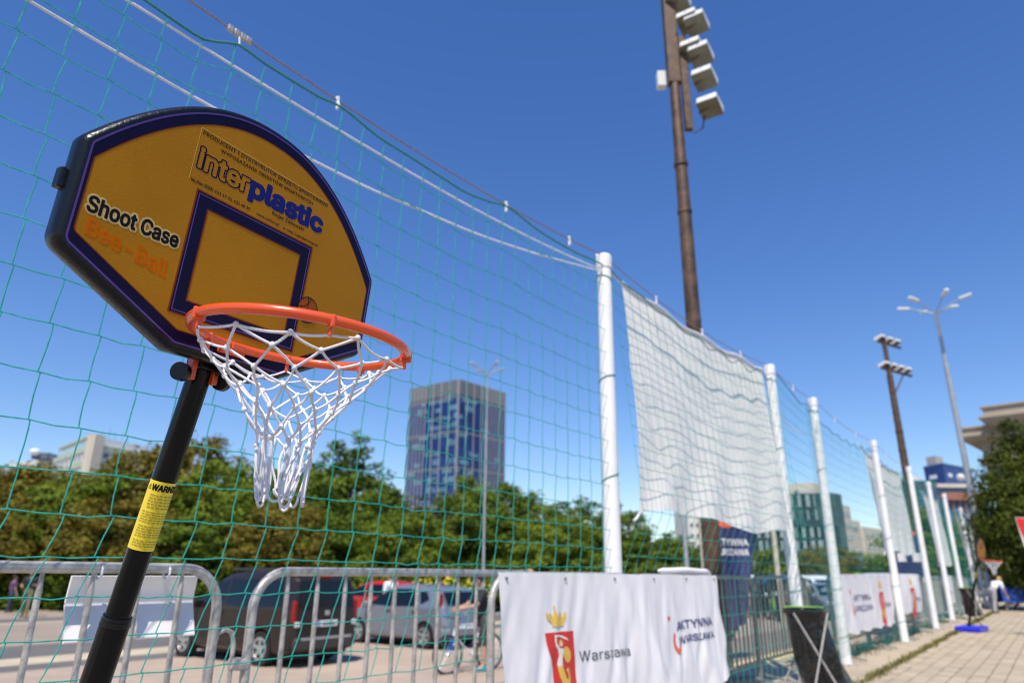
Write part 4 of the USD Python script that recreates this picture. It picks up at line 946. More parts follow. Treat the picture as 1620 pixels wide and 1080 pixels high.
VAN = [(2.10, .28), (2.19, .42), (2.18, .66), (2.06, .86), (1.75, .98), (1.22, 1.10), (.92, 1.30), (.45, 1.62), (.15, 1.73), (-.35, 1.80), (-1.3, 1.80), (-1.92, 1.75), (-2.08, 1.62), (-2.15, 1.10), (-2.19, .80), (-2.21, .52), (-2.14, .30), (-1.9, .24), (1.9, .24)]
VANW = [('side_window', [(.98, 1.14), (.50, 1.56), (.12, 1.63), (.10, 1.10)], m_carglass), ('side_window', [(.02, 1.10), (.02, 1.64), (-.95, 1.65), (-.98, 1.09)], m_carglass), ('side_window', [(-1.08, 1.09), (-1.06, 1.65), (-1.72, 1.62), (-1.86, 1.15)], m_carglass)]
HATCH = [(1.90, .25), (1.98, .40), (1.96, .60), (1.82, .74), (1.30, .88), (.98, .95), (.62, 1.18), (.18, 1.40), (-.20, 1.49), (-.75, 1.49), (-1.35, 1.42), (-1.62, 1.32), (-1.82, 1.02), (-1.90, .82), (-1.96, .55), (-1.92, .32), (-1.75, .22), (1.7, .22)]
HATW = [('side_window', [(.86, .99), (.52, 1.20), (.14, 1.36), (.02, 1.38), (-.02, .96)], m_carglass), ('side_window', [(-.10, .96), (-.06, 1.39), (-.62, 1.40), (-.86, 1.37), (-1.0, .99)], m_carglass), ('side_window', [(-1.08, 1.03), (-.96, 1.36), (-1.22, 1.33), (-1.36, 1.15)], m_carglass)]
def make_van(label, loc, hd, paint, name='parked_van'):
    return car(name, label, 'van', loc, hd, VAN, 1.82, (1.42, -1.28), .325, VANW, 1.08, .17, paint, plate=(-2.215, .80),
        lights=[('tail_light', (-2.13, .95, 1.04), (.10, .08, .40), m_taillight), ('reverse_light', (-2.185, .90, .80), (.06, .12, .10), m_clearlight), ('head_light', (2.02, .86, .80), (.32, .22, .16), m_clearlight)],
        trim=[('rear_bumper', (-2.17, 0, .45), (.16, 1.60, .22), m_bumper), ('front_bumper', (2.14, 0, .42), (.12, 1.45, .22), m_bumper), ('bumper_strip', (-2.235, 0, .53), (.03, 1.3, .05), m_alloy), ('brake_light', (-2.03, 0, 1.70), (.06, .30, .05), m_taillight), ('rear_badge', (-2.185, 0, 1.0), (.02, .12, .09), m_alloy)] +
             [('roof_rail', (-.7, sd * .66, 1.84), (1.9, .04, .05), m_bumper) for sd in (1, -1)] + [('door_handle', (x, sd * .925, .98), (.18, .03, .05), paint) for sd in (1, -1) for x in (.18, -.86)],
        mirror=(.98, 1.12), door_x=((.06, .35, 1.1), (-.98, .45, 1.1), (1.05, .5, 1.05)),
        screens=[('windscreen', (1.18, 1.14), (.50, 1.60), .86, m_carglass, .012), ('rear_window', (-2.155, 1.12), (-2.075, 1.62), .84, m_carglass, .012)])
def make_hatch(label, loc, hd, paint, name='parked_car'):
    return car(name, label, 'car', loc, hd, HATCH, 1.68, (1.26, -1.24), .30, HATW, .95, .20, paint, plate=(-1.965, .52),
        lights=[('tail_light', (-1.70, .97, 1.10), (.14, .10, .40), m_taillight), ('head_light', (1.80, .80, .70), (.34, .26, .16), m_clearlight)],
        trim=[('rear_bumper', (-1.93, 0, .40), (.14, 1.46, .20), paint), ('lower_bumper', (-1.95, 0, .29), (.10, 1.40, .08), m_bumper), ('front_bumper', (1.94, 0, .36), (.10, 1.35, .20), paint), ('rear_badge', (-1.90, 0, .82), (.03, .13, .09), m_alloy), ('brake_light', (-1.585, 0, 1.345), (.05, .28, .04), m_taillight)] +
             [('door_handle', (x, sd * .845, .85), (.16, .03, .045), m_bumper) for sd in (1, -1) for x in (.08, -.88)],
        mirror=(.84, .99), door_x=((-.06, .32, .96), (-1.02, .5, .98), (.92, .42, .95)),
        screens=[('windscreen', (.96, .99), (.20, 1.40), .85, m_carglass, .012), ('rear_window', (-1.83, 1.04), (-1.62, 1.33), .80, m_carglass, .014)])
HD = math.degrees(math.atan2(.6, -.8))
rv, fv = at_height(412, 1053, STREET), at_height(293, 1038, STREET)
dv = (fv - rv); dv /= np.linalg.norm(dv); hdv = math.degrees(math.atan2(dv[1], dv[0])); left = np.array([-dv[1], dv[0], 0])
c = rv + dv * 1.28 - left * .82; make_van('dark brown van parked behind the barriers, tail towards the camera', (c[0], c[1], STREET), hdv, m_vanpaint)
rv, fv = at_height(672, 1026, STREET), at_height(560, 1015, STREET)
dv = (fv - rv); dv /= np.linalg.norm(dv); hds = math.degrees(math.atan2(dv[1], dv[0])); left = np.array([-dv[1], dv[0], 0])
c = rv + dv * 1.24 - left * .76; make_hatch('silver grey hatchback parked to the right of the dark van', (c[0], c[1], STREET), hds, m_silver)
c = at(598, 960, 27.5); make_hatch('red car parked beyond the silver hatchback', (c[0], c[1], STREET), hds + 8, m_redpaint)
c = at(1078, 930, 22.5); make_van('white van whose roof shows above the right end of the crest banner', (c[0], c[1], STREET + .03), 95, m_whitepaint)
c = at(1312, 945, 33.0); make_hatch('silver car facing the camera between the second and third fence posts', (c[0], c[1], STREET), -95, m_silver)
c = at(1203, 935, 36.0); make_hatch('dark blue car behind the people left of the second fence post', (c[0], c[1], STREET), 20, m_darkpaint)
c = at(1246, 930, 38.0); make_van('bright blue van half hidden behind the second fence post', (c[0], c[1], STREET), 60, m_bluepaint)
c = at(1343, 905, 60.0); t = thing('kiosk', 'small kiosk with a lime rounded awning under a dark flat roof', 'kiosk', (c[0], c[1], STREET))
obj('wall', trimesh.creation.cylinder(.85, 2.0, sections=12, transform=trimesh.transformations.translation_matrix([0, 0, 1.0])), m_grey, t)
obj('awning', MB().ball((0, 0, 1.75), 1.0, 2, (1.05, 1.05, .72)), m_limepaint, t, smooth=True)
obj('roof', trimesh.creation.cylinder(1.2, .5, sections=16, transform=trimesh.transformations.translation_matrix([0, 0, 2.75])), mat('kiosk_roof_dark', (.03, .045, .05), .5), t)
obj('fascia', trimesh.creation.cylinder(1.25, .35, sections=16, transform=trimesh.transformations.translation_matrix([0, 0, 3.18])), mat('kiosk_fascia', (.14, .19, .20), .5), t)
c = at(1298, 920, 40.0); make_van('white van behind the silver car between the second and third posts', (c[0], c[1], STREET), -80, m_whitepaint)
c = at(1385, 915, 36.0); make_van('white van showing over the right half of the first banner past the bin bag', (c[0], c[1], STREET + .12), 90, m_whitepaint)
# ------------------------------------------------------------------ people and the bicycle
M3 = manifold3d.Manifold
def hulls(J, R, bones, edge=.035, taubin=6):
    parts = []
    for a, b in bones:
        s1 = M3.sphere(R[a], 14).translate(tuple(map(float, J[a]))); s2 = M3.sphere(R[b], 14).translate(tuple(map(float, J[b])))
        parts.append(M3.batch_hull([s1, s2]))
    m = M3.batch_boolean(parts, manifold3d.OpType.Add).refine_to_length(edge)
    q = m.to_mesh(); t = trimesh.Trimesh(np.array(q.vert_properties[:, :3], float), np.array(q.tri_verts), process=True)
    trimesh.smoothing.filter_taubin(t, iterations=taubin); return t
def person(label, loc, rz, shirt, trousers, hair, hat=None, h=1.75, lean=0., armL=None, armR=None, step=.12, shorts=False, bag=None, shoes=None, skin=m_skin):
    """local: facing +x, y left"""
    t = thing('person', label, 'person', loc, rz); k = h / 1.75; A = np.array
    lx = math.sin(lean); lz = math.cos(lean); hip = A([0, 0, .93])
    tor = lambda q: hip + A([lx * q, 0, lz * q])
    J = {'hipL': hip + [0, .09, 0], 'hipR': hip + [0, -.09, 0], 'kneeL': A([step * .6, .10, .50]), 'kneeR': A([-step * .3, -.10, .50]), 'ankL': A([step, .11, .09]), 'ankR': A([-step, -.11, .09]),
         'toeL': A([step + .15, .13, .035]), 'toeR': A([-step + .15, -.13, .035]), 'heelL': A([step - .05, .11, .04]), 'heelR': A([-step - .05, -.11, .04]),
         'pel': tor(.02), 'waist': tor(.20), 'chest': tor(.40), 'shL': tor(.52) + [0, .185, 0], 'shR': tor(.52) + [0, -.185, 0], 'neck': tor(.58), 'neck2': tor(.64) + [.01, 0, 0], 'head': tor(.735) + [.03, 0, 0], 'crown': tor(.775) + [.015, 0, 0], 'chin': tor(.67) + [.075, 0, 0], 'nose': tor(.73) + [.135, 0, 0]}
    for sd, arm, s in (('L', armL, 1), ('R', armR, -1)):
        e, w = arm or ((.0, s * .07, -.30), (.10, s * .03, -.24))
        J['el' + sd] = J['sh' + sd] + A(e); J['wr' + sd] = J['el' + sd] + A(w); dn = A(w) / np.linalg.norm(w)
        sidev = np.cross(dn, [0, 1, 0.2]); sidev /= np.linalg.norm(sidev)
        J['palm' + sd] = J['wr' + sd] + dn * .07
        for i, (o, ln) in enumerate(((-.03, .075), (-.01, .088), (.01, .082), (.03, .066))):
            J[f'k{i}' + sd] = J['palm' + sd] + sidev * o + dn * .02; J[f'f{i}' + sd] = J[f'k{i}' + sd] + dn * ln + A([.012, -s * .012, 0])
        J['th0' + sd] = J['wr' + sd] + dn * .03 + sidev * -.028; J['th1' + sd] = J['th0' + sd] + dn * .05 + sidev * -.035
    R = dict(hipL=.095, hipR=.095, kneeL=.058, kneeR=.058, ankL=.038, ankR=.038, toeL=.03, toeR=.03, heelL=.034, heelR=.034, pel=.12, waist=.112, chest=.125, shL=.06, shR=.06, neck=.055, neck2=.05, head=.088, crown=.092, chin=.045, nose=.014)
    for sd in 'LR':
        R.update({'el' + sd: .04, 'wr' + sd: .029, 'palm' + sd: .03, 'th0' + sd: .014, 'th1' + sd: .010}); R.update({f'k{i}' + sd: .011 for i in range(4)}); R.update({f'f{i}' + sd: .008 for i in range(4)})
    J = {n: p * k for n, p in J.items()}; R = {n: r * k for n, r in R.items()}
    B = [('pel', 'hipL'), ('pel', 'hipR'), ('pel', 'waist'), ('waist', 'chest'), ('chest', 'shL'), ('chest', 'shR'), ('chest', 'neck'), ('neck', 'neck2'), ('neck2', 'head'), ('head', 'crown'), ('head', 'chin'), ('head', 'nose')]
    for s in 'LR': B += [('hip' + s, 'knee' + s), ('knee' + s, 'ank' + s), ('ank' + s, 'toe' + s), ('ank' + s, 'heel' + s), ('sh' + s, 'el' + s), ('el' + s, 'wr' + s), ('wr' + s, 'palm' + s), ('palm' + s, 'th0' + s), ('th0' + s, 'th1' + s)] + [('palm' + s, f'k{i}' + s) for i in range(4)] + [(f'k{i}' + s, f'f{i}' + s) for i in range(4)]
    body = obj('body', hulls(J, R, B, .03, 4), skin, t, smooth=True)
    up = lambda q, g: {n: r + g for n, r in q.items()}
    J2 = dict(J); J2['slL'] = J['shL'] * .35 + J['elL'] * .65; J2['slR'] = J['shR'] * .35 + J['elR'] * .65; R2 = up(R, .016 * k); R2['slL'] = R2['slR'] = .058 * k; R2['pel'] = .125 * k
    obj('shirt', hulls(J2, R2, [('pel', 'waist'), ('waist', 'chest'), ('chest', 'shL'), ('chest', 'shR'), ('shL', 'shR'), ('shL', 'slL'), ('shR', 'slR')], .04), shirt, t, smooth=True)
    R3 = up(R, .014 * k); R3['ankL'] = R3['ankR'] = .055 * k; R3['kneeL'] = R3['kneeR'] = .075 * k
    legs = [('hipL', 'kneeL'), ('hipR', 'kneeR')] + ([] if shorts else [('kneeL', 'ankL'), ('kneeR', 'ankR')])
    obj('trousers', hulls(J, R3, [('pel', 'hipL'), ('pel', 'hipR'), ('pel', 'waist')] + legs, .04), trousers, t, smooth=True)
    for s in 'LR':
        R4 = up(R, .010 * k); obj('shoe', hulls(J, R4, [('heel' + s, 'toe' + s), ('heel' + s, 'ank' + s)], .03), shoes or m_darkprint, t, smooth=True)
    e = MB()
    for s in (1, -1): e.ball((J['head'] + np.array([.078, s * .034, .015]) * k), .013 * k, 1)
    obj('eyes', e, m_hairdark, body); mt = MB().ball(J['chin'] + np.array([.04, 0, .018]) * k, .02 * k, 1, (.4, 1.1, .3)); obj('mouth', mt, mat('lips', (.35, .10, .09), .5), body)
    er = MB()
    for s in (1, -1): er.ball(J['head'] + np.array([-.005, s * .092, 0]) * k, .026 * k, 1, (.7, .4, 1.1))
    obj('ears', er, skin, body)
    hp = MB().ball(J['crown'] + np.array([-.022, 0, .012]) * k, .106 * k, 2, (1.0, .95, 1.0)); obj('hair', hp, hair, t, smooth=True)
    if hat:
        hm = MB().ball(J['crown'] + np.array([-.008, 0, .045]) * k, .112 * k, 2, (1.05, 1, .78)); hm.mesh(rbox(J['crown'] + np.array([.11, 0, .03]) * k, (.12 * k, .15 * k, .018), .007, seg=1)); obj('cap', hm, hat, t, smooth=True)
    return t
m_mint = mat('mint_fabric', (.20, .58, .34), .7); m_blackshirt = mat('black_fabric', (.02, .022, .03), .8); m_khaki = mat('khaki_fabric', (.17, .155, .085), .8); m_whiteshirt = mat('white_fabric', (.80, .80, .80), .8); m_greyfab = mat('grey_fabric', (.36, .33, .32), .8); m_darkshorts = mat('dark_shorts_fabric', (.06, .052, .05), .8); m_pinkfab = mat('pale_pink_fabric', (.62, .42, .42), .8); m_navyfab = mat('navy_fabric', (.03, .035, .08), .8); m_purplefab = mat('purple_fabric', (.10, .05, .12), .8); m_teal = mat('teal_shoe_fabric', (.03, .30, .36), .6)
c = at_height(37, 976, STREET); p_ = person('person in a mint green cap standing at the far left beyond the barriers', (c[0], c[1], STREET), -70, m_blackshirt, m_khaki, m_hairdark, hat=m_mint, step=.17, armL=((.02, .10, -.26), (.20, -.06, .02)), armR=((.02, -.10, -.26), (.18, .06, -.04)))
c = at_height(12, 968, STREET); person('small dark purple figure at the left edge of the picture', (c[0], c[1], STREET), 60, m_purplefab, m_navyfab, m_hairdark, h=1.5)
c = at(617, 950, 22.8); person('person in a white shirt and white cap walking behind the silver hatchback', (c[0], c[1], STREET), 140, m_whiteshirt, m_navyfab, m_hairdark, hat=m_whiteshirt, h=1.76, step=.2)
c = at(694, 935, 30.0); person('fair haired person seen above the roof of the silver hatchback', (c[0], c[1], STREET), 180, m_pinkfab, m_navyfab, m_hairb, h=1.70)
c = at(838, 930, 15.0); person('fair haired person whose head shows above the crest banner', (c[0], c[1], STREET), 120, m_greyfab, m_navyfab, m_hairb, h=1.81)
CYC = at_height(726, 1060, STREET + .02); crz = 200.
cyc = at_height(764, 1060, STREET)
person('person in black holding a bicycle, half hidden by the crest banner', (cyc[0], cyc[1], STREET), 205, m_blackshirt, m_darkshorts, m_hairdark, hat=m_navyfab, h=1.74, lean=.18, shorts=True, step=.05, shoes=m_teal, armL=((.17, .04, -.24), (.26, -.10, -.05)), armR=((.18, -.03, -.24), (.26, .12, -.06)))
for x, y, Y, lab_, sh_, tr_, hr_, ht_ in ((1176, 930, 34, 'person in pale pink beside the lower edge of the navy feather flag', m_pinkfab, m_purplefab, m_hairb, None), (1183, 930, 33, 'person in a white shirt right of the navy feather flag', m_whiteshirt, m_pinkfab, m_hairb, None),
        (1192, 930, 35, 'person in pale grey with a white cap, third from the navy feather flag', m_greyfab, m_blackshirt, m_hairb, m_whiteshirt), (1201, 932, 36, 'person in mint green and black among the group by the scooters', m_mint, m_blackshirt, m_hairdark, None),
        (1233, 932, 31, 'person in black leaning close to the second fence post', m_blackshirt, m_navyfab, m_hairdark, None), (1273, 935, 33, 'person in pale grey with a white cap just right of the second fence post', m_greyfab, m_purplefab, m_hairb, m_whiteshirt)):
    c = at(x, y, Y); person(lab_, (c[0], c[1], STREET), rnd.uniform(0, 360), sh_, tr_, hr_, hat=ht_, h=1.72)
c = at(1567, 925, 25.0); person('person in white bending forward right of the far hoop net', (c[0], c[1], 0), 20, m_whiteshirt, m_greyfab, m_hairb, lean=.9, h=1.35, step=.2)
def bicycle(loc, rz, label):
    t = thing('bicycle', label, 'bicycle', loc, rz); r = .33
    fr_ = MB(); bb_ = (0, 0, .29); st = (-.17, 0, .78); ht = (.42, 0, .80); hb = (.47, 0, .66); rw_ = (-.44, 0, r); fw = (.60, 0, r)
    for a, b, q in ((bb_, st, .018), (st, ht, .018), (bb_, hb, .02), (hb, ht, .022), (st, rw_, .012), (bb_, rw_, .012)): fr_.tube([a, b], q, 8)
    obj('frame', fr_, m_whitepaint, t, smooth=40)
    fk = MB()
    for s in (.05, -.05): fk.tube([(.47, s, .64), fw if False else (.60, s, r)], .014, 8)
    fk.tube([(.47, -.05, .64), (.47, .05, .64)], .016, 8); obj('fork', fk, m_bluepaint, t, smooth=40)
    hbm = MB().tube([(.46, .30, .98), (.44, .12, .97), (.42, 0, .96), (.44, -.12, .97), (.46, -.30, .98)], .014, 8); hbm.tube([(.42, 0, .80), (.42, 0, .96)], .016, 8); hh = obj('handlebar', hbm, m_darkprint, t, smooth=40)
    for s in (1, -1): obj('grip', MB().tube([(.46, s * .22, .98), (.47, s * .33, .98)], .018, 8), m_bluepaint, hh)
    sd_ = MB().tube([st, (-.19, 0, .92)], .014, 8); sd_.mesh(rbox((-.20, 0, .95), (.26, .13, .05), .02, seg=1)); obj('saddle', sd_, m_black, t)
    for c_ in (rw_, fw):
        w_ = obj('wheel', MB().tube([np.array(c_) + [r * math.cos(a), 0, r * math.sin(a)] for a in np.linspace(0, 6.2832, 33)], .024, 8, cap=False), m_rubber, t, smooth=True)
        sp = MB().tube([np.array(c_) + [r * .92 * math.cos(a), 0, r * .92 * math.sin(a)] for a in np.linspace(0, 6.2832, 33)], .009, 6, cap=False)
        for k in range(14): a = k * .4488; sp.tube([c_, np.array(c_) + [r * .92 * math.cos(a), 0, r * .92 * math.sin(a)]], .003, 4)
        sp.ball(c_, .03, 1); obj('rim', sp, m_alloy, w_)
    for sg in (1, -1): obj('crank', MB().tube([(0, .0, .29), (0, .08 * sg, .29), (.12 * sg, .08 * sg, .29 - .11 * sg), (.12 * sg, .16 * sg, .29 - .11 * sg)], .012, 6), m_galvdark, t)
bc = (CYC + cyc) / 2 * np.array([1, 1, 0]) + np.array([.02, -.05, STREET]); bicycle(tuple(bc), 222, 'bicycle with white frame and blue fork held beside the crest banner')
def scooter(loc, rz, label, paint):
    t = thing('scooter', label, 'scooter', loc, rz)
    obj('body', trimesh.util.concatenate([rbox((-.25, 0, .62), (.75, .30, .34), .10), rbox((.12, 0, .33), (.5, .26, .10), .04), rbox((.42, 0, .65), (.16, .34, .62), .06), rbox((.40, 0, 1.02), (.22, .22, .18), .07)]), paint, t, smooth=40)
    obj('saddle', rbox((-.28, 0, .83), (.70, .28, .10), .045), m_black, t, smooth=40)
    obj('head_light', MB().ball((.53, 0, 1.0), .085, 1), m_clearlight, t)
    obj('handlebar', MB().tube([(.36, .34, 1.10), (.38, 0, 1.06), (.36, -.34, 1.10)], .018, 6), m_black, t)
    for x in (.55, -.50): 
        w_ = obj('wheel', MB().tube([(x + .19 * math.cos(a), 0, .24 + .19 * math.sin(a)) for a in np.linspace(0, 6.2832, 25)], .05, 8, cap=False), m_rubber, t, smooth=True); obj('rim', MB().ball((x, 0, .24), .13, 1, (1, .35, 1)), m_alloy, w_)
for x, Y, l_, m_ in ((1202, 32.5, 'black scooter with a round white head lamp, left in the row of scooters', m_blackpaint), (1217, 33, 'yellow green scooter in the row left of the second fence post', m_limepaint), (1231, 33.5, 'dark scooter with a white head lamp beside the second fence post', m_darkpaint)):
    c = at(x, 935, Y); scooter((c[0], c[1], STREET), -80, l_, m_)
# blue covered table by the right tree
c = at(1607, 925, 27.0); t = thing('covered_table', 'long table under a blue cover at the foot of the dark tree on the right', 'table', (c[0], c[1], 0))
def cov(u, v):
    x = (u - .5) * 1.7; a = v * math.pi; return np.array([x, -.42 * math.cos(a), .80 - .52 * (1 - min(1, 1.9 * math.sin(a))) + .02 * math.sin(u * 20)])
obj('cover', cloth(cov, 30, 24), mat('blue_cover_fabric', (.02, .07, .34), .6, var=.2), t, smooth=True)
for x in (-.7, .7):
    for y in (-.3, .3): obj('leg', MB().tube([(x, y, 0), (x, y, .78)], .02, 6), m_galv, t)

# ------------------------------------------------------------------ trees and shrubs
leaf_rust = leafmat('leaves_rusty_chestnut', (.09, .080, .012), (.27, .215, .030), (.40, .25, .05), .25)
leaf_green = leafmat('leaves_mid_green', (.052, .088, .010), (.18, .245, .026), (.32, .37, .055), .28)
leaf_fresh = leafmat('leaves_fresh_green', (.075, .118, .012), (.24, .30, .032), (.38, .43, .07), .3)
leaf_dark = leafmat('needles_dark_brownish', (.05, .052, .02), (.12, .11, .048), (.17, .145, .07), .15)
leaf_thuja = leafmat('leaves_dark_evergreen', (.028, .042, .007), (.11, .13, .014), (.23, .235, .035), .2)
def crown_mesh(seed, H, Wd, base, nclump, nleaf, size, shape, jitter=.3, density_shell=.75):
    """clumps of leaves spread through an uneven volume; returns (leaf mesh, clump centres)"""
    r = np.random.default_rng(seed); mb = MB(); C = []
    while len(C) < nclump:
        q = r.uniform(-1, 1, 3); z = (q[2] + 1) / 2; rad = shape(z); d = math.hypot(q[0], q[1])
        if d > rad or (r.random() > (d / (rad + 1e-6)) ** 1.2 * density_shell + (1 - density_shell) + .35 * (z > .8)): continue
        lob = .80 + .38 * meshkit.noise(np.array([q[0] * 1.9 + seed, q[1] * 1.9, z * 2.6]))
        C.append(np.array([q[0] * Wd / 2 * lob, q[1] * Wd / 2 * lob, base + z * (H - base) * (.88 + .14 * meshkit.noise(np.array([q[0] * 2.2, q[1] * 2.2 + seed, 4.])))]))
    C = np.array(C); cs = r.uniform(.6, 1.35, len(C)) * Wd * .085
    n = nclump * nleaf; ci = np.repeat(np.arange(nclump), nleaf)
    d = r.normal(0, 1, (n, 3)); d /= np.linalg.norm(d, axis=1, keepdims=True); rr = r.random(n) ** .45
    P = C[ci] + d * (rr * cs[ci])[:, None] * np.array([1.15, 1.15, .8])
    out = P - np.array([0, 0, base + (H - base) * .4]); out /= np.linalg.norm(out, axis=1, keepdims=True) + 1e-9
    nrm = d * .5 + out * .5 + r.normal(0, .55, (n, 3)); nrm[:, 2] += .25; nrm /= np.linalg.norm(nrm, axis=1, keepdims=True)
    a = np.cross(nrm, r.normal(0, 1, (n, 3))); a /= np.linalg.norm(a, axis=1, keepdims=True); b = np.cross(nrm, a)
    s = (size * r.uniform(.65, 1.35, n))[:, None]
    V = np.stack([P - a * s, P + b * s * .55, P + a * s, P - b * s * .55], 1).reshape(-1, 3)
    k = np.arange(n) * 4; F = np.vstack([np.stack([k, k + 1, k + 2], 1), np.stack([k, k + 2, k + 3], 1)])
    return trimesh.Trimesh(V, F, process=False), C
def trunk_mesh(H, base, C, r0, seed, nb=26):
    r = np.random.default_rng(seed + 50); mb = MB()
    top = np.array([r.normal(0, .2), r.normal(0, .2), H * .82]); mb.tube([(0, 0, 0), (0, 0, .25), (top[0] * .2, top[1] * .2, base), (top[0] * .6, top[1] * .6, (base + H * .82) / 2), top], [r0 * 1.35, r0, r0 * .85, r0 * .55, r0 * .12], 9)
    for c in C[r.choice(len(C), min(nb, len(C)), replace=False)]:
        z0 = max(base * .8, min(c[2] - .6, H * .7) * r.uniform(.6, .95)); q = z0 / (H * .82); s = np.array([top[0] * q ** 2, top[1] * q ** 2, z0]); mid = s * .5 + c * .5 + [0, 0, -.15]
        mb.tube([s, mid, c], [r0 * .32 * (1 - q * .5), r0 * .18, r0 * .05], 5)
    return mb.get()
round_ = lambda z: math.sqrt(max(0, 1 - (2 * z - 1) ** 2)) ** .8 * (1.0 if z < .5 else .97)
oval = lambda z: (math.sin(math.pi * min(1, z * .92 + .08)) ** .7) * (1.05 - .35 * z)
cone = lambda z: max(.03, (1 - z) ** .85) * (.9 if z > .06 else .6)
bush = lambda z: math.sqrt(max(0, 1 - z ** 2.4))
PROTO = {}
def tree(kind, name, label, loc, h, w=None, rz=None, cat='tree', group=None):
    spec = {'rust': (21, 8.5, 7.2, 1.5, 210, 62, .135, round_, leaf_rust, .17), 'green': (22, 9., 6.6, 1.6, 165, 62, .135, oval, leaf_green, .17), 'fresh': (27, 8., 6.5, 1.2, 150, 60, .135, round_, leaf_fresh, .15), 'tall': (23, 11., 5.2, 1.8, 150, 50, .13, oval, leaf_green, .18),
            'conifer': (24, 8., 4.2, .5, 200, 60, .10, cone, leaf_dark, .14), 'thuja': (25, 9., 7.5, .3, 520, 80, .10, oval, leaf_thuja, .2), 'shrub': (26, 2.2, 3.0, .05, 70, 60, .085, bush, leaf_green, .05)}[kind]
    seed, H, Wd, base, nc, nl, sz, shp, m, r0 = spec
    sc = (float((w or Wd * h / H) / Wd),) * 2 + (float(h / H),); rz = rnd.uniform(0, 360) if rz is None else rz
    if kind not in PROTO:
        t = thing(name, label, cat, loc, rz, group, sc); g, C = crown_mesh(seed, H, Wd, base, nc, nl, sz, shp)
        obj('crown', g, m, t); obj('trunk', trunk_mesh(H, base, C, r0, seed), m_bark, t, smooth=50); PROTO[kind] = t
        return t
    t = dup(PROTO[kind], loc, rz, label, group, sc, name=name); t.SetCustomDataByKey('category', cat); return t
def tree_px(kind, x, ytop, Y, label, w=None, gz=STREET, name='tree', cat='tree', group=None, rz=None):
    top = at(x, ytop, Y); gx = at(x, 890, Y); return tree(kind, name, label, (gx[0], Y, gz), top[2] - gz, w, rz, cat, group)
TREES = [('rust', -40, 728, 39, 'rust tinged broad tree cut off by the left edge of the picture', 8.5), ('rust', 60, 735, 40, 'broad olive brown tree in front of the left wing of the pale hotel', 8.), ('fresh', 130, 748, 38, 'yellow green tree below the corner of the pale hotel', 7.),
         ('rust', 215, 705, 41, 'rust brown tree rising to the right end of the pale hotel', 7.), ('rust', 290, 682, 44, 'high brownish tree directly behind the upper hoop pole', 7.), ('fresh', 345, 735, 39, 'light olive tree right of the yellow warning label', 6.5), ('green', 395, 708, 45, 'green tree behind the left side of the hoop net', 7.),
         ('green', 462, 720, 42, 'green tree straight behind the bottom loops of the hoop net', 6.5), ('tall', 542, 662, 45, 'tallest loose green tree right of the hoop net', 6.8), ('green', 597, 745, 42, 'green tree left of the tower foot, beside the tallest tree', 5.), ('conifer', 662, 768, 42, 'dark brownish conifer in front of the left half of the dark tower', 4.2),
         ('fresh', 640, 812, 38, 'low yellow green tree below the dark conifer', 5.), ('green', 715, 762, 43, 'dense green tree in front of the tower corner', 6.), ('green', 786, 742, 45, 'dense green tree in front of the right edge of the tower', 6.), ('green', 848, 760, 44, 'dense green tree halfway between the tower and the nearest post', 5.5),
         ('fresh', 880, 815, 39, 'low light green tree left of the nearest post', 5.5), ('tall', 918, 768, 48, 'loose tree with sky gaps just left of the nearest post', 5.5), ('green', 985, 778, 44, 'green tree between the nearest post and the first windbreak sheet', 5.), ('green', 1030, 830, 42, 'low green tree under the first windbreak sheet', 5.),
         ('tall', 1068, 828, 50, 'thin leaved tree below the middle of the first windbreak sheet', 5.), ('fresh', 1098, 880, 52, 'small light tree left of the rusty pole foot', 3.6), ('fresh', 1212, 868, 60, 'small olive tree in front of the glass office, left of the second post', 5.5), ('rust', 1298, 862, 58, 'small brownish tree between the second and third posts', 5.5),
         ('fresh', 1362, 872, 66, 'small green tree in front of the cream office block', 6.), ('fresh', 1402, 880, 70, 'small green tree beside the left edge of the second windbreak sheet', 5.), ('fresh', 1462, 800, 50, 'green tree behind the net right of the second windbreak sheet', 5.5), ('fresh', 1512, 850, 48, 'green tree behind the third windbreak sheet', 5.),
         ('tall', 498, 700, 47, 'tall loose tree close to the right side of the hoop net', 4.6), ('tall', 612, 752, 46, 'slender tree between the tallest tree and the tower', 3.6), ('tall', 255, 692, 46, 'slender brown green tree between the hotel and the hoop pole', 4.2), ('fresh', 745, 752, 47, 'rounded yellow green tree crown below the middle of the tower', 4.2), ('green', 520, 800, 38, 'lower green tree right of the hoop net loops', 6.), ('rust', 440, 790, 37, 'lower olive tree behind the hoop net loops', 6.), ('rust', 0, 790, 36, 'low olive tree at the far left above the barrier', 7.), ('rust', 180, 785, 36, 'low olive tree behind the yellow warning label', 7.), ('green', 300, 800, 36, 'low green tree right of the lower hoop pole', 6.5)]
for kd, x, yt, Y, lb, w in TREES: tree_px(kd, x, yt, Y, lb, w)
tree_px('thuja', 1655, 650, 27.0, 'large dark evergreen tree at the right edge in front of the stone palace', 4.9, gz=0)
SH = [(-20, 872, 36.5), (40, 878, 36), (105, 874, 36.4), (175, 880, 36), (250, 876, 36.5), (325, 878, 36), (390, 872, 36.6), (450, 880, 36.2), (515, 876, 36.6), (575, 880, 36.2), (640, 874, 37), (710, 880, 37), (780, 876, 37.5), (850, 880, 37.5), (915, 874, 38), (975, 880, 38.5), (1030, 884, 39), (1060, 886, 40)]
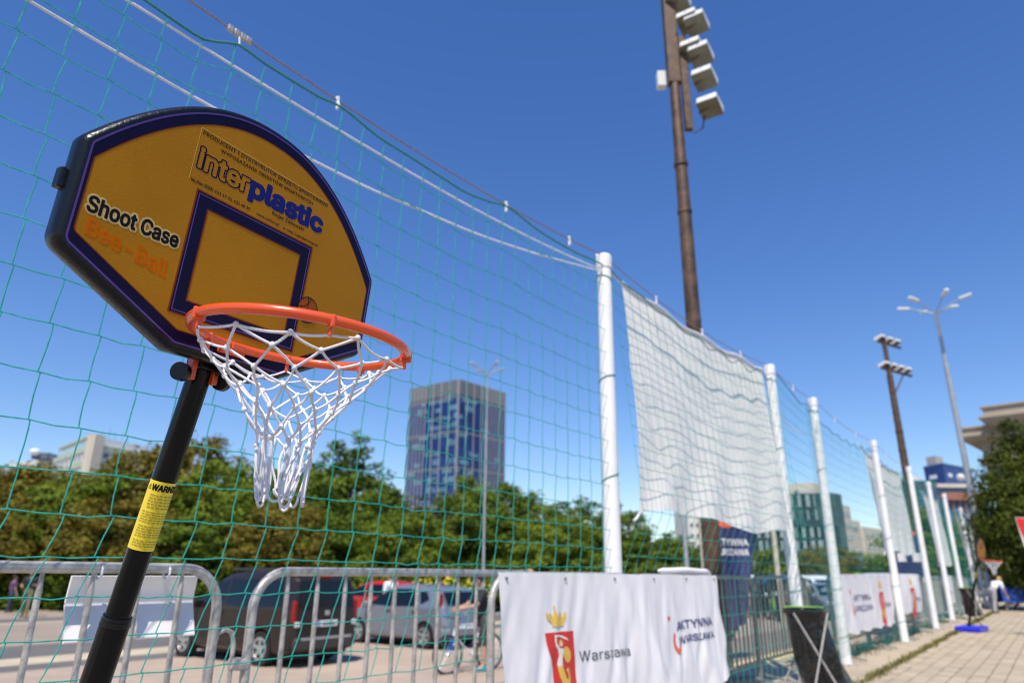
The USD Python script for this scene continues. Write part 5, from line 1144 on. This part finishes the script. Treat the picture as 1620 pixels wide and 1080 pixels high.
SHL = ['at the far left edge of the picture', 'behind the person in the mint cap', 'over the left white panel', 'just left of the leaning hoop pole', 'just right of the leaning hoop pole', 'over the rounded right end of the left barrier', 'over the bonnet of the dark van', 'over the left half of the dark van roof', 'over the right half of the dark van roof', 'between the dark van and the red car',
       'over the bonnet of the silver hatchback', 'over the tail of the silver hatchback', 'at the foot of the four armed street lamp', 'over the crown on the crest banner', 'left of the nearest fence post above the banner', 'right of the nearest fence post above the banner', 'left of the rolled white cloth', 'over the left end of the rolled white cloth']
for i, (x, yt, Y) in enumerate(SH):
    tree_px('shrub', x, yt, Y, 'low green shrub ' + SHL[i], 4.6, name='shrub', cat='shrub', group='low shrubs under the park trees')
# the wood behind
cl = thing('wood', 'mass of green crowns closing the gaps behind the front row of park trees', 'wood', (0, 0, 0)); cl.SetCustomDataByKey('kind', 'stuff')
g, C = crown_mesh(77, 7.5, 7.5, .2, 120, 46, .17, round_)
big = MB(); r_ = np.random.default_rng(3)
for i in range(20):
    x = -60 + i * 60; Y = 52 + r_.uniform(-3, 3); q = at(x, 890, Y); lim = np.interp(x, [-60, 60, 200, 300, 420, 540, 620, 700, 800, 900, 1000, 1080], [775, 785, 775, 755, 770, 765, 825, 830, 810, 830, 845, 865]); top = at(x, lim, Y)[2] - STREET
    a = r_.uniform(0, 6.28); s = top / 7.5; v = np.array(g.vertices) * [1.05, 1.05, s]; v = v @ np.array([[math.cos(a), math.sin(a), 0], [-math.sin(a), math.cos(a), 0], [0, 0, 1]]); big.add(v + [q[0], Y, STREET], g.faces)
obj('crowns', big, leaf_green, cl, kind='stuff')
# yellow flowers beyond the silver car
fm, fs = MB(), MB(); r_ = np.random.default_rng(8)
for i in range(420):
    x = r_.uniform(650, 775); Y = 30 + r_.uniform(-.8, .8); q = at(x, 935, Y); z = STREET + r_.uniform(.9, 1.75) * (1 - .2 * r_.random()); p_ = np.array([q[0], Y, z])
    if i < 130: fm.ball(p_, r_.uniform(.04, .085), 0, (1, 1, .6))
    a = r_.normal(0, 1, 3); a /= np.linalg.norm(a); b = np.cross(a, r_.normal(0, 1, 3)); b /= np.linalg.norm(b); c_ = p_ - [0, 0, r_.uniform(.1, .7)]; fs.add([c_ - a * .09, c_ + b * .045, c_ + a * .09, c_ - b * .045], [[0, 1, 2], [0, 2, 3]])
    if i % 4 == 0: fs.tube([[p_[0], p_[1], STREET], p_], .010, 3)
fl = thing('flower_bed', 'bed of tall yellow flowers behind the silver hatchback', 'flowers', (0, 0, 0)); fl.SetCustomDataByKey('kind', 'stuff')
obj('blossoms', fm, mat('yellow_petals', (.80, .62, .02), .6), fl, kind='stuff'); obj('stems', fs, leaf_fresh, fl, kind='stuff')
# ------------------------------------------------------------------ buildings
def unit(v): v = np.array(v, float); return v / np.linalg.norm(v)
def block(a, u, v, w, d, z0, z1):
    """box from corner a along u (w) and v (d)"""
    u, v = unit([u[0], u[1], 0]), unit([v[0], v[1], 0]); a = np.array([a[0], a[1], 0.])
    q = [a, a + u * w, a + u * w + v * d, a + v * d]
    V = [p + [0, 0, z0] for p in q] + [p + [0, 0, z1] for p in q]
    m = trimesh.convex.convex_hull(np.array(V)); return m
def slab(mb, a, u, n, s0, s1, z0, z1, o0, o1):
    """box on a facade: a = facade origin, u along, n outward; from offset o0 to o1"""
    u, n = unit([u[0], u[1], 0]), unit([n[0], n[1], 0])
    mb.box(np.array([a[0], a[1], 0]) + u * (s0 + s1) / 2 + n * (o0 + o1) / 2 + np.array([0, 0, (z0 + z1) / 2]), (s1 - s0, o1 - o0, z1 - z0), ax=(u, n, (0, 0, 1)))
def glassmat(name, a, b, cw, ch, rough=.12, metal=.0, lit=None):
    """curtain wall glass whose panes differ a little in tone"""
    MATS[name] = usdkit.material(stage, '/World/Looks/' + name, {
        't': ('texture_coordinate', {}), 'mp': ('mapping', {'scale': (1 / cw, 1 / cw, 1 / ch)}), 'fl': ('vector_math', {'math_type': 'floor'}), 'w': ('white_noise_texture', {}),
        'r': ('rgb_ramp', {'ramp': [(.0, a), (.6, b), (1., lit or b)]}), 'p': ('principled_bsdf', {'roughness': rough, 'specular_ior_level': .4, 'metallic': metal})},
        [('t.object', 'mp.vector'), ('mp.vector', 'fl.vector1'), ('fl.vector', 'w.vector'), ('w.value', 'r.fac'), ('r.color', 'p.base_color')], surface='p.BSDF'); return MATS[name]
m_tglass = glassmat('tower_glass', (.008, .022, .095), (.012, .036, .15), 2.6, 3.6, lit=(.014, .044, .17))
m_tblind = mat('tower_window_blinds', (.10, .22, .30), .5, var=.3, scale=.2); m_tfin = mat('tower_fins', (.36, .36, .36), .6, var=.06); m_tgrey = mat('tower_crown_grey', (.13, .135, .145), .6)
m_cream = mat('cream_render', (.62, .54, .42), .85, var=.06, scale=.3); m_pale = mat('pale_render', (.66, .62, .55), .85, var=.06, scale=.3); m_greenish = mat('greenish_band', (.42, .47, .36), .8, var=.08, scale=.3)
m_win = mat('window_glass', (.05, .07, .10), .12, spec=.8, var=.4, scale=.4); m_winframe = mat('window_frame_white', (.6, .6, .58), .6); m_roofdark = mat('roof_plant_grey', (.10, .12, .16), .7)
m_stone = mat('palace_stone', (.40, .33, .25), .85, var=.12, scale=.8, bump=.15, bscale=6, detail=7.); m_stoned = mat('palace_stone_shadow_joint', (.22, .18, .14), .9)
# dark glass tower
YT = 280.; c = at(716, 906, YT); ca = np.array([c[0], c[1], 0]); l = at(633, 906, 297.)[:2]; r = at(797, 906, 303.)[:2]
uL, uR = unit([l[0] - ca[0], l[1] - ca[1], 0]), unit([r[0] - ca[0], r[1] - ca[1], 0]); wL, wR = np.linalg.norm(l - ca[:2]), np.linalg.norm(r - ca[:2]); HT = at(726, 597, YT)[2]
tw = thing('office_tower', 'dark blue glass tower with pale vertical fins rising over the park trees', 'office tower', (ca[0], ca[1], STREET)); o = np.zeros(3)
obj('glass_body', block(o, uL, uR, wL, wR, 0, HT), m_tglass, tw)
nL, nR = -np.cross(uL, [0, 0, 1.]), np.cross(uR, [0, 0, 1.]); 
if np.dot(nL, uR) > 0: nL = -nL
if np.dot(nR, uL) > 0: nR = -nR
fr = np.random.default_rng(6)
for (u, n, w, dense0, dense1, nm) in ((uL, nL, wL, .56, 1.0, 'left'), (uR, nR, wR, .56, 1.0, 'right')):
    cr = MB(); slab(cr, o, u, n, 0, w, HT * .92, HT, 0, .12); obj('crown_band', cr, m_tgrey, tw)
    fins = MB(); s = .0
    while s < w:
        q = s / w; slab(fins, o, u, n, s, s + .40, 0, HT, .13, .30); s += 2.1 if dense0 < q < dense1 else 4.6
    obj('fins', fins, m_tfin, tw, kind='stuff')
    for z in np.arange(HT * .16, HT * .9, HT * .185):
        b = MB(); slab(b, o, u, n, 0, w, z, z + .9, 0, .10); obj('floor_band', b, m_tgrey, tw)
    bl = MB()
    for k in range(75 if nm == 'left' else 20):
        z = fr.integers(3, 19) * 3.7 + 3; sx = abs(fr.normal(.32, .28)) * w; wd = fr.choice([1.6, 2.6, 3.8, 5.2]); 
        if sx + wd < w * .98: slab(bl, o, u, n, sx, sx + wd, z, z + fr.uniform(1.2, 2.6), 0, .05)
    obj('window_blinds', bl, m_tblind, tw, kind='stuff')
ms = MB(); ms.tube([(0, 0, HT), (0, 0, HT + .01)], .1, 4)
# generic facade with separate windows
def windows(t, a, u, n, rects, frame=True, m=None):
    for (s0, s1, z0, z1) in rects:
        g = MB(); e = .12 * min(s1 - s0, z1 - z0)
        slab(g, a, u, n, s0, s1, z0, z0 + e, 0, .10); slab(g, a, u, n, s0, s1, z1 - e, z1, 0, .10); slab(g, a, u, n, s0, s0 + e, z0 + e, z1 - e, 0, .10); slab(g, a, u, n, s1 - e, s1, z0 + e, z1 - e, 0, .10)
        w_ = obj('window', g, m_winframe, t); p_ = MB(); slab(p_, a, u, n, s0 + e, s1 - e, z0 + e, z1 - e, 0, .03); obj('pane', p_, m or m_win, w_)
# pale hotel, left
YH = 150.; c = at(128, 800, YH); ca = np.array([c[0], c[1], 0]); o = np.zeros(3)
r = at(221, 800, 164.)[:2]; l = at(70, 800, 172.)[:2]; uR, uL = unit([r[0] - ca[0], r[1] - ca[1], 0]), unit([l[0] - ca[0], l[1] - ca[1], 0]); wR, wL = np.linalg.norm(r - ca[:2]), np.linalg.norm(l - ca[:2])
HZ = at(133, 690, YH)[2] - STREET
ht = thing('hotel', 'pale hotel block with green bands and rows of windows behind the trees at the left', 'building', (ca[0], ca[1], STREET))
obj('wall', block(o, uR, uL, wR, wL, 0, HZ - 1.4), m_pale, ht)
nR = np.cross(uR, [0, 0, 1.]); nR = nR if np.dot(nR, uL) < 0 else -nR; nL = np.cross(uL, [0, 0, 1.]); nL = nL if np.dot(nL, uR) < 0 else -nL
tg = MB(); slab(tg, o, uR, nR, -.3, 2.2, 0, HZ + .5, 0.02, .5); slab(tg, o, uL, nL, 0, 3.6, 0, HZ + .5, 0.02, .5); obj('corner_slab', tg, m_cream, ht)
for k in range(5):
    z = HZ - 1.5 - 3.25 * k; b = MB(); slab(b, o, uR, nR, 2.2, wR, z - 1.25, z - .05, .02, .25); obj('band', b, m_greenish, ht)
    b = MB(); slab(b, o, uL, nL, 3.6, wL, z - 1.25, z - .05, .02, .22); obj('band', b, m_greenish, ht)
    if k < 4:
        windows(ht, o, uR, nR, [(s, s + 1.75, z - 2.9, z - 1.4) for s in np.arange(2.6, wR - 1.8, 2.45)]); windows(ht, o, uL, nL, [(s, s + 2.1, z - 2.9, z - 1.4) for s in np.arange(4.2, wL - 2.2, 3.4)])
b = MB(); slab(b, o, uR, nR, 2.2, wR * .98, HZ - 1.4, HZ + .1, -2.5, -.3); obj('parapet', b, mat('white_render', (.75, .74, .72), .8), ht)
b = MB(); slab(b, o, uL, nL, 3.4, wL, HZ + .7, HZ + 1.1, -1.6, -.2); [slab(b, o, uL, nL, s, s + .15, HZ - 1.5, HZ + .7, -.6, -.4) for s in np.arange(3.6, wL, 2.6)]; obj('roof_frame', b, m_greenish, ht)
b = MB(); [b.tube([uR * s - nR * 3 + [0, 0, HZ], uR * s - nR * 3 + [0, 0, HZ + r_]], .05, 4) for s, r_ in ((4, 2.2), (6, 3.2), (7.5, 2.6), (9.5, 3.0), (11, 2.0))]; obj('antenna', b, m_roofdark, ht)
c = at(62, 760, 190.); l2 = at(-30, 760, 205.); z1 = at(30, 726, 190.)[2] - STREET; h2 = thing('apartment_building', 'low white block with roof plant and a pale dome at the far left', 'building', (c[0], c[1], STREET)); u = unit([l2[0] - c[0], l2[1] - c[1], 0]); n = np.cross(u, [0, 0, 1.]); n = n if n[1] < 0 else -n
obj('wall', block((0, 0, 0), u, -n, 17, 12, 0, z1), m_pale, h2); obj('wall', block(-u * 5 - n * 3, u, -n, 22, 12, 0, z1 + .1 - 1.2), m_pale, h2)
obj('roof_plant', trimesh.util.concatenate([rbox((0, 0, z1 + .7), (4.5, 4, 1.7), .1), rbox((2.6, 0, z1 + .3), (2, 3, 1.2), .1)]), m_roofdark, h2); obj('dome', MB().ball((-1.2, -2.4, z1 + 1.6), 1.35, 2, (1, 1, .7)), mat('white_render', (.75, .74, .72), .8), h2, smooth=True)
windows(h2, (0, 0, 0), u, n, [(s, s + 2.4, z1 - 2.6, z1 - .8) for s in np.arange(.8, 15, 3.2)])
# curved glass office
YG = 125.; l = at(1120, 880, YG + 8); c = at(1344, 880, YG); zt = at(1290, 778, YG)[2] - STREET
go = thing('glass_office', 'dark teal glass office block with pale vertical fins and a rounded right end', 'building', (c[0], c[1], STREET)); u = unit([l[0] - c[0], l[1] - c[1], 0]); n = np.cross(u, [0, 0, 1.]); n = n if n[1] < 0 else -n; W0 = np.linalg.norm(l[:2] - c[:2])
m_oglass = glassmat('office_glass', (.006, .016, .020), (.020, .042, .052), 1.6, 3.4, rough=.3, lit=(.07, .11, .12)); m_ofin = mat('office_fins', (.30, .34, .34), .5)
R_ = 5.5; outl = [(W0, 0), (3.6, 0)] + [(3.6 - R_ * .75 * math.sin(a), -R_ + R_ * math.cos(a)) for a in np.linspace(.1, 1.5, 10)] + [(-.5, -14), (W0, -14)]
pg = trimesh.creation.extrude_polygon(Polygon(outl), zt, engine='earcut'); obj('glass_body', trimesh.Trimesh(np.array(pg.vertices) @ np.array([u, n, [0, 0, 1]]), pg.faces, process=False), m_oglass, go)
fin = MB(); fr = np.random.default_rng(2)
for k in range(6):
    z0, z1 = zt * (k / 6.) + .25, zt * ((k + 1) / 6.) - .25
    for s in np.arange(4.2, W0, 1.25): slab(fin, (0, 0, 0), u, n, s + fr.uniform(-.25, .25), s + fr.uniform(.30, .55), z0, z1, .02, .35)
obj('fins', fin, m_ofin, go, kind='stuff')
for z in (zt * .635, zt * .30): b = MB(); slab(b, (0, 0, 0), u, n, 3.7, W0, z, z + 1.1, .05, .5); obj('dark_band', b, mat('office_band_dark', (.02, .035, .05), .4), go)
obj('roof_plant', trimesh.util.concatenate([rbox(u * s - n * 4 + np.array([0, 0, zt + .5]), (2.4, 2, 1.1), .1) for s in (6, 9.5, 12, 15)]), mat('roof_plant_pale', (.5, .47, .42), .7), go)
for q_, ch in enumerate(('C', 'e', 'n')): pass
# cream office block
YB = 165.; c = at(1337, 880, YB); l = at(1400, 880, YB + 22); z1 = at(1350, 797, YB)[2] - STREET
cb = thing('cream_office', 'cream office block with rows of dark windows stepping down to the right', 'building', (c[0], c[1], STREET)); u = unit([l[0] - c[0], l[1] - c[1], 0]); n = np.cross(u, [0, 0, 1.]); n = n if n[1] < 0 else -n
wA = 8.0; obj('wall', block((0, 0, 0), u, -n, wA, 14, 0, z1), m_cream, cb); obj('wall', block(u * wA - n * .8, u, -n, 8.5, 13, 0, z1 - 3.0), m_cream, cb); obj('wall', block(u * (wA + 8.5) - n * .3, u, -n, 26, 13, 0, z1 - 4.2), m_cream, cb); obj('wall', block(-u * 3.2 - n * 4, u, -n, 4.8, 6, 0, z1 + 5), m_cream, cb)
windows(cb, (0, 0, 0), u, n, [(s, s + 1.5, z1 - 2.3 - 2.75 * k, z1 - 1.2 - 2.75 * k) for k in range(5) for s in np.arange(.5, wA - 2.2, 1.75)])
windows(cb, u * wA - n * .8, u, n, [(.8, 6.5, z1 - 5.4, z1 - 4.4), (3.2, 7.6, z1 - 13.5, z1 - 9.6)]); windows(cb, u * (wA + 8.5) - n * .3, u, n, [(s, s + 2.6, z1 - 6.6 - 2.8 * k, z1 - 5.6 - 2.8 * k) for k in range(4) for s in np.arange(1.5, 22, 4)])
# white high rise seen under the first sheet
c = at(1092, 880, 210.); z1 = at(1092, 700, 210.)[2]; wb = thing('apartment_tower', 'white apartment tower glimpsed left of the rusty pole under the first sheet', 'building', (c[0], c[1], STREET)); obj('wall', block((0, 0, 0), (1, .1), (-.1, 1), 5.6, 12, 0, z1 * .62), m_pale, wb)
windows(wb, (0, 0, 0), (1, .1), (.1, -1), [(s, s + 1.1, z, z + 1.2) for z in np.arange(6, z1 * .6, 3.0) for s in (.5, 2.2, 3.9)])
c = at(1052, 880, 120.); wl = thing('low_building', 'low cream house between the trees under the first windbreak sheet', 'building', (c[0], c[1], STREET)); z1 = at(1065, 862, 120.)[2] - STREET; obj('wall', block((0, 0, 0), (1, .05), (-.05, 1), 3.4, 8, 0, z1), m_cream, wl); windows(wl, (0, 0, 0), (1, .05), (.05, -1), [(.5, 1.3, z1 - 2, z1 - .8), (2, 2.8, z1 - 2, z1 - .8)])
# blue glass towers, right
m_blueglass = glassmat('blue_tower_glass', (.008, .025, .14), (.012, .04, .20), 4., 3.6, rough=.2, lit=(.02, .06, .26)); m_tealglass = glassmat('teal_tower_glass', (.02, .09, .10), (.03, .14, .15), 3., 3.4, rough=.2)
YB2 = 420.; c = at(1502, 790, YB2); l = at(1470, 790, YB2 + 16)[:2]; r = at(1546, 790, YB2 + 22)[:2]; ca = np.array([c[0], c[1], 0]); uL, uR = unit([l[0] - ca[0], l[1] - ca[1], 0]), unit([r[0] - ca[0], r[1] - ca[1], 0]); z1 = at(1488, 730, YB2)[2]
bt = thing('blue_tower', 'deep blue glass tower with a pale roof block behind the far fence posts', 'office tower', (ca[0], ca[1], STREET)); wL, wR = np.linalg.norm(l - ca[:2]), np.linalg.norm(r - ca[:2]); obj('glass_body', block((0, 0, 0), uL, uR, wL, wR, 0, z1), m_blueglass, bt)
nR = np.cross(uR, [0, 0, 1.]); nR = nR if np.dot(nR, uL) < 0 else -nR; nL = np.cross(uL, [0, 0, 1.]); nL = nL if np.dot(nL, uR) < 0 else -nL
obj('roof_block', block(uL * (wL * .95) + uR * 4, -uL, uR, 8, 10, z1, z1 + 6), mat('pale_roof_block', (.45, .42, .36), .8), bt)
for z in (z1 - 1.2, z1 - 22): b = MB(); slab(b, (0, 0, 0), uR, nR, 0, wR, z, z + .9, .02, .3); slab(b, (0, 0, 0), uL, nL, 0, wL, z, z + .9, .02, .3); obj('floor_band', b, mat('blue_band', (.02, .08, .22), .4), bt)
for s, w_ in ((wR * .12, 3.2), (wR * .6, 3.2)): b = MB(); slab(b, (0, 0, 0), uR, nR, s, s + w_ * 1.4, z1 - 8, z1 - 5.8, .05, .4); obj('roof_sign', b, mat('white_sign_letters', (.8, .8, .82), .5), bt)
b = MB(); slab(b, (0, 0, 0), uL, nL, wL * .4, wL * .75, z1 - 8.5, z1 - 6.2, .05, .4); obj('roof_sign', b, mat('white_sign_letters', (.8, .8, .82), .5), bt)
YC = 330.; c = at(1450, 860, YC); z1 = at(1470, 757, YC)[2]; tt_ = thing('teal_tower', 'teal glass office block below the deep blue tower', 'office tower', (c[0], c[1], STREET)); obj('glass_body', block((0, 0, 0), (1, .15), (-.15, 1), 16, 20, 0, z1), m_tealglass, tt_); b = MB(); [slab(b, (0, 0, 0), (1, .15), (.15, -1), 0, 16, z, z + .7, .02, .4) for z in np.arange(6, z1, 6.)]; obj('floor_bands', b, m_tgrey, tt_); obj('roof_plant', rbox((5, 6, z1 + 1), (8, 5, 2.2), .2), m_pale, tt_)
YD = 150.; c = at(1500, 830, YD); z1 = at(1520, 785, YD)[2] - STREET; gf = thing('glass_hall', 'glass hall with a rust red roof beam and mullions in front of the blue tower', 'building', (c[0], c[1], STREET)); W0 = at(1566, 830, YD)[0] - c[0]
obj('glass_body', block((0, 0, 0), (1, 0), (0, 1), W0, 12, 0, z1 - .8), glassmat('hall_glass', (.06, .12, .22), (.10, .18, .32), 1.5, 2.), gf); b = MB(); slab(b, (0, 0, 0), (1, 0), (0, -1), -.5, W0 + .5, z1 - .8, z1 + .8, -.5, 1.0); obj('roof_beam', b, mat('rust_red_beam', (.30, .13, .08), .6), gf)
for s in np.arange(.2, W0, 1.3): b = MB(); slab(b, (0, 0, 0), (1, 0), (0, -1), s, s + .22, 0, z1 - .8, .02, .4); obj('mullion', b, mat('rust_red_beam', (.30, .13, .08), .6), gf)
obj('roof_ball', MB().ball((W0 * .45, -1, z1 + 3.9), .8, 2), m_pale, gf, smooth=True); b = MB(); slab(b, (0, 0, 0), (1, 0), (0, 1), W0 * .25, W0, 0, 1, 6, 7); obj('upper_block', block((W0 * .22, 5, 0), (1, 0), (0, 1), W0 * .8, 6, z1 - 1, z1 + 2.6), glassmat('hall_glass_upper', (.08, .12, .2), (.13, .19, .3), 1.5, 2.), gf); b = MB(); slab(b, (W0 * .2, 4.6, 0), (1, 0), (0, -1), 0, W0 * .85, z1 + 2.4, z1 + 3.2, 0, .5); obj('upper_beam', b, m_cream, gf)
# stone palace, right edge
YP = 44.; c = at(1540, 690, YP); pu = unit([.71, -.70, 0]); pn = np.array([pu[1], -pu[0], 0]); g0 = np.array([c[0], c[1], 0.]); zl = at(1545, 677, YP)[2]; zr = at(1590, 659, YP)[2]
pal = thing('stone_palace', 'pale stone palace corner with a heavy cornice and columns above the dark evergreen', 'building', g0); px = lambda x, z: (at(x, 700, YP)[0] - g0[0])
def cornice(a, w, ztop, steps, depth0):
    mb = MB()
    for (z0, z1_, pr) in steps: slab(mb, a, pu, pn, -pr, w, ztop - z1_, ztop - z0, -9, pr)
    return mb
A = np.zeros(3); wl_ = 1.75
obj('cornice', cornice(A, 14, zl, ((0, .10, .62), (.10, .52, .50), (.52, .62, .72), (.62, .80, .60), (.80, .90, .42)), 0), m_stone, pal, label='lower left cornice')
B = A + pu * 1.62 + pn * 1.5
obj('cornice', cornice(B, 14, zr + .12, ((0, .10, .62), (.10, .62, .50), (.62, .74, .78), (.74, .98, .62), (.98, 1.12, .42)), 0), m_stone, pal, label='upper right cornice')
obj('wall', block(A + pu * .30 - pn * 1.2, pu, -pn, 12, 7, 0, zl - .9), m_stone, pal); obj('wall', block(B + pu * .7 - pn * 1.6, pu, -pn, 12, 5, 0, zr - .95), m_stone, pal)
def column(a, ztop, w, nm='column'):
    mb = MB(); slab(mb, a, pu, pn, -.04, w + .04, ztop - 1.25, ztop, -w, 0.0)
    k = obj(nm, mb, m_stone, pal, label=None); c_ = MB()
    for (z0, z1_, e) in ((1.25, 1.40, .10), (1.40, 1.52, .04), (1.95, 2.15, .14), (2.15, 2.32, .06)): slab(c_, a, pu, pn, -e, w + e, ztop - z1_, ztop - z0, -w, e)
    obj('capital', c_, m_stone, k); s_ = MB(); s_.tube([a + pu * w / 2 - pn * w / 2 + [0, 0, 0], a + pu * w / 2 - pn * w / 2 + [0, 0, ztop - 2.3]], [w * .46, w * .40], 20); obj('shaft', s_, m_stone, k, smooth=40)
    cc = MB(); slab(cc, a, pu, pn, .0, w, ztop - 1.96, ztop - 1.51, -w, .0); obj('capital_block', cc, m_stone, k)
column(A + pu * .35 - pn * .05, zl - .9, .98); column(B + pu * .42 - pn * .05, zr - 1.0, .98); column(B + pu * 4.2 - pn * .05, zr - 1.0, .98)
for i in range(4): b = MB(); slab(b, A + pu * .30 - pn * 1.2, pu, pn, .2, 3, 1.2 + i * 1.6, 1.26 + i * 1.6, .0, .02); obj('joint', b, m_stoned, pal)
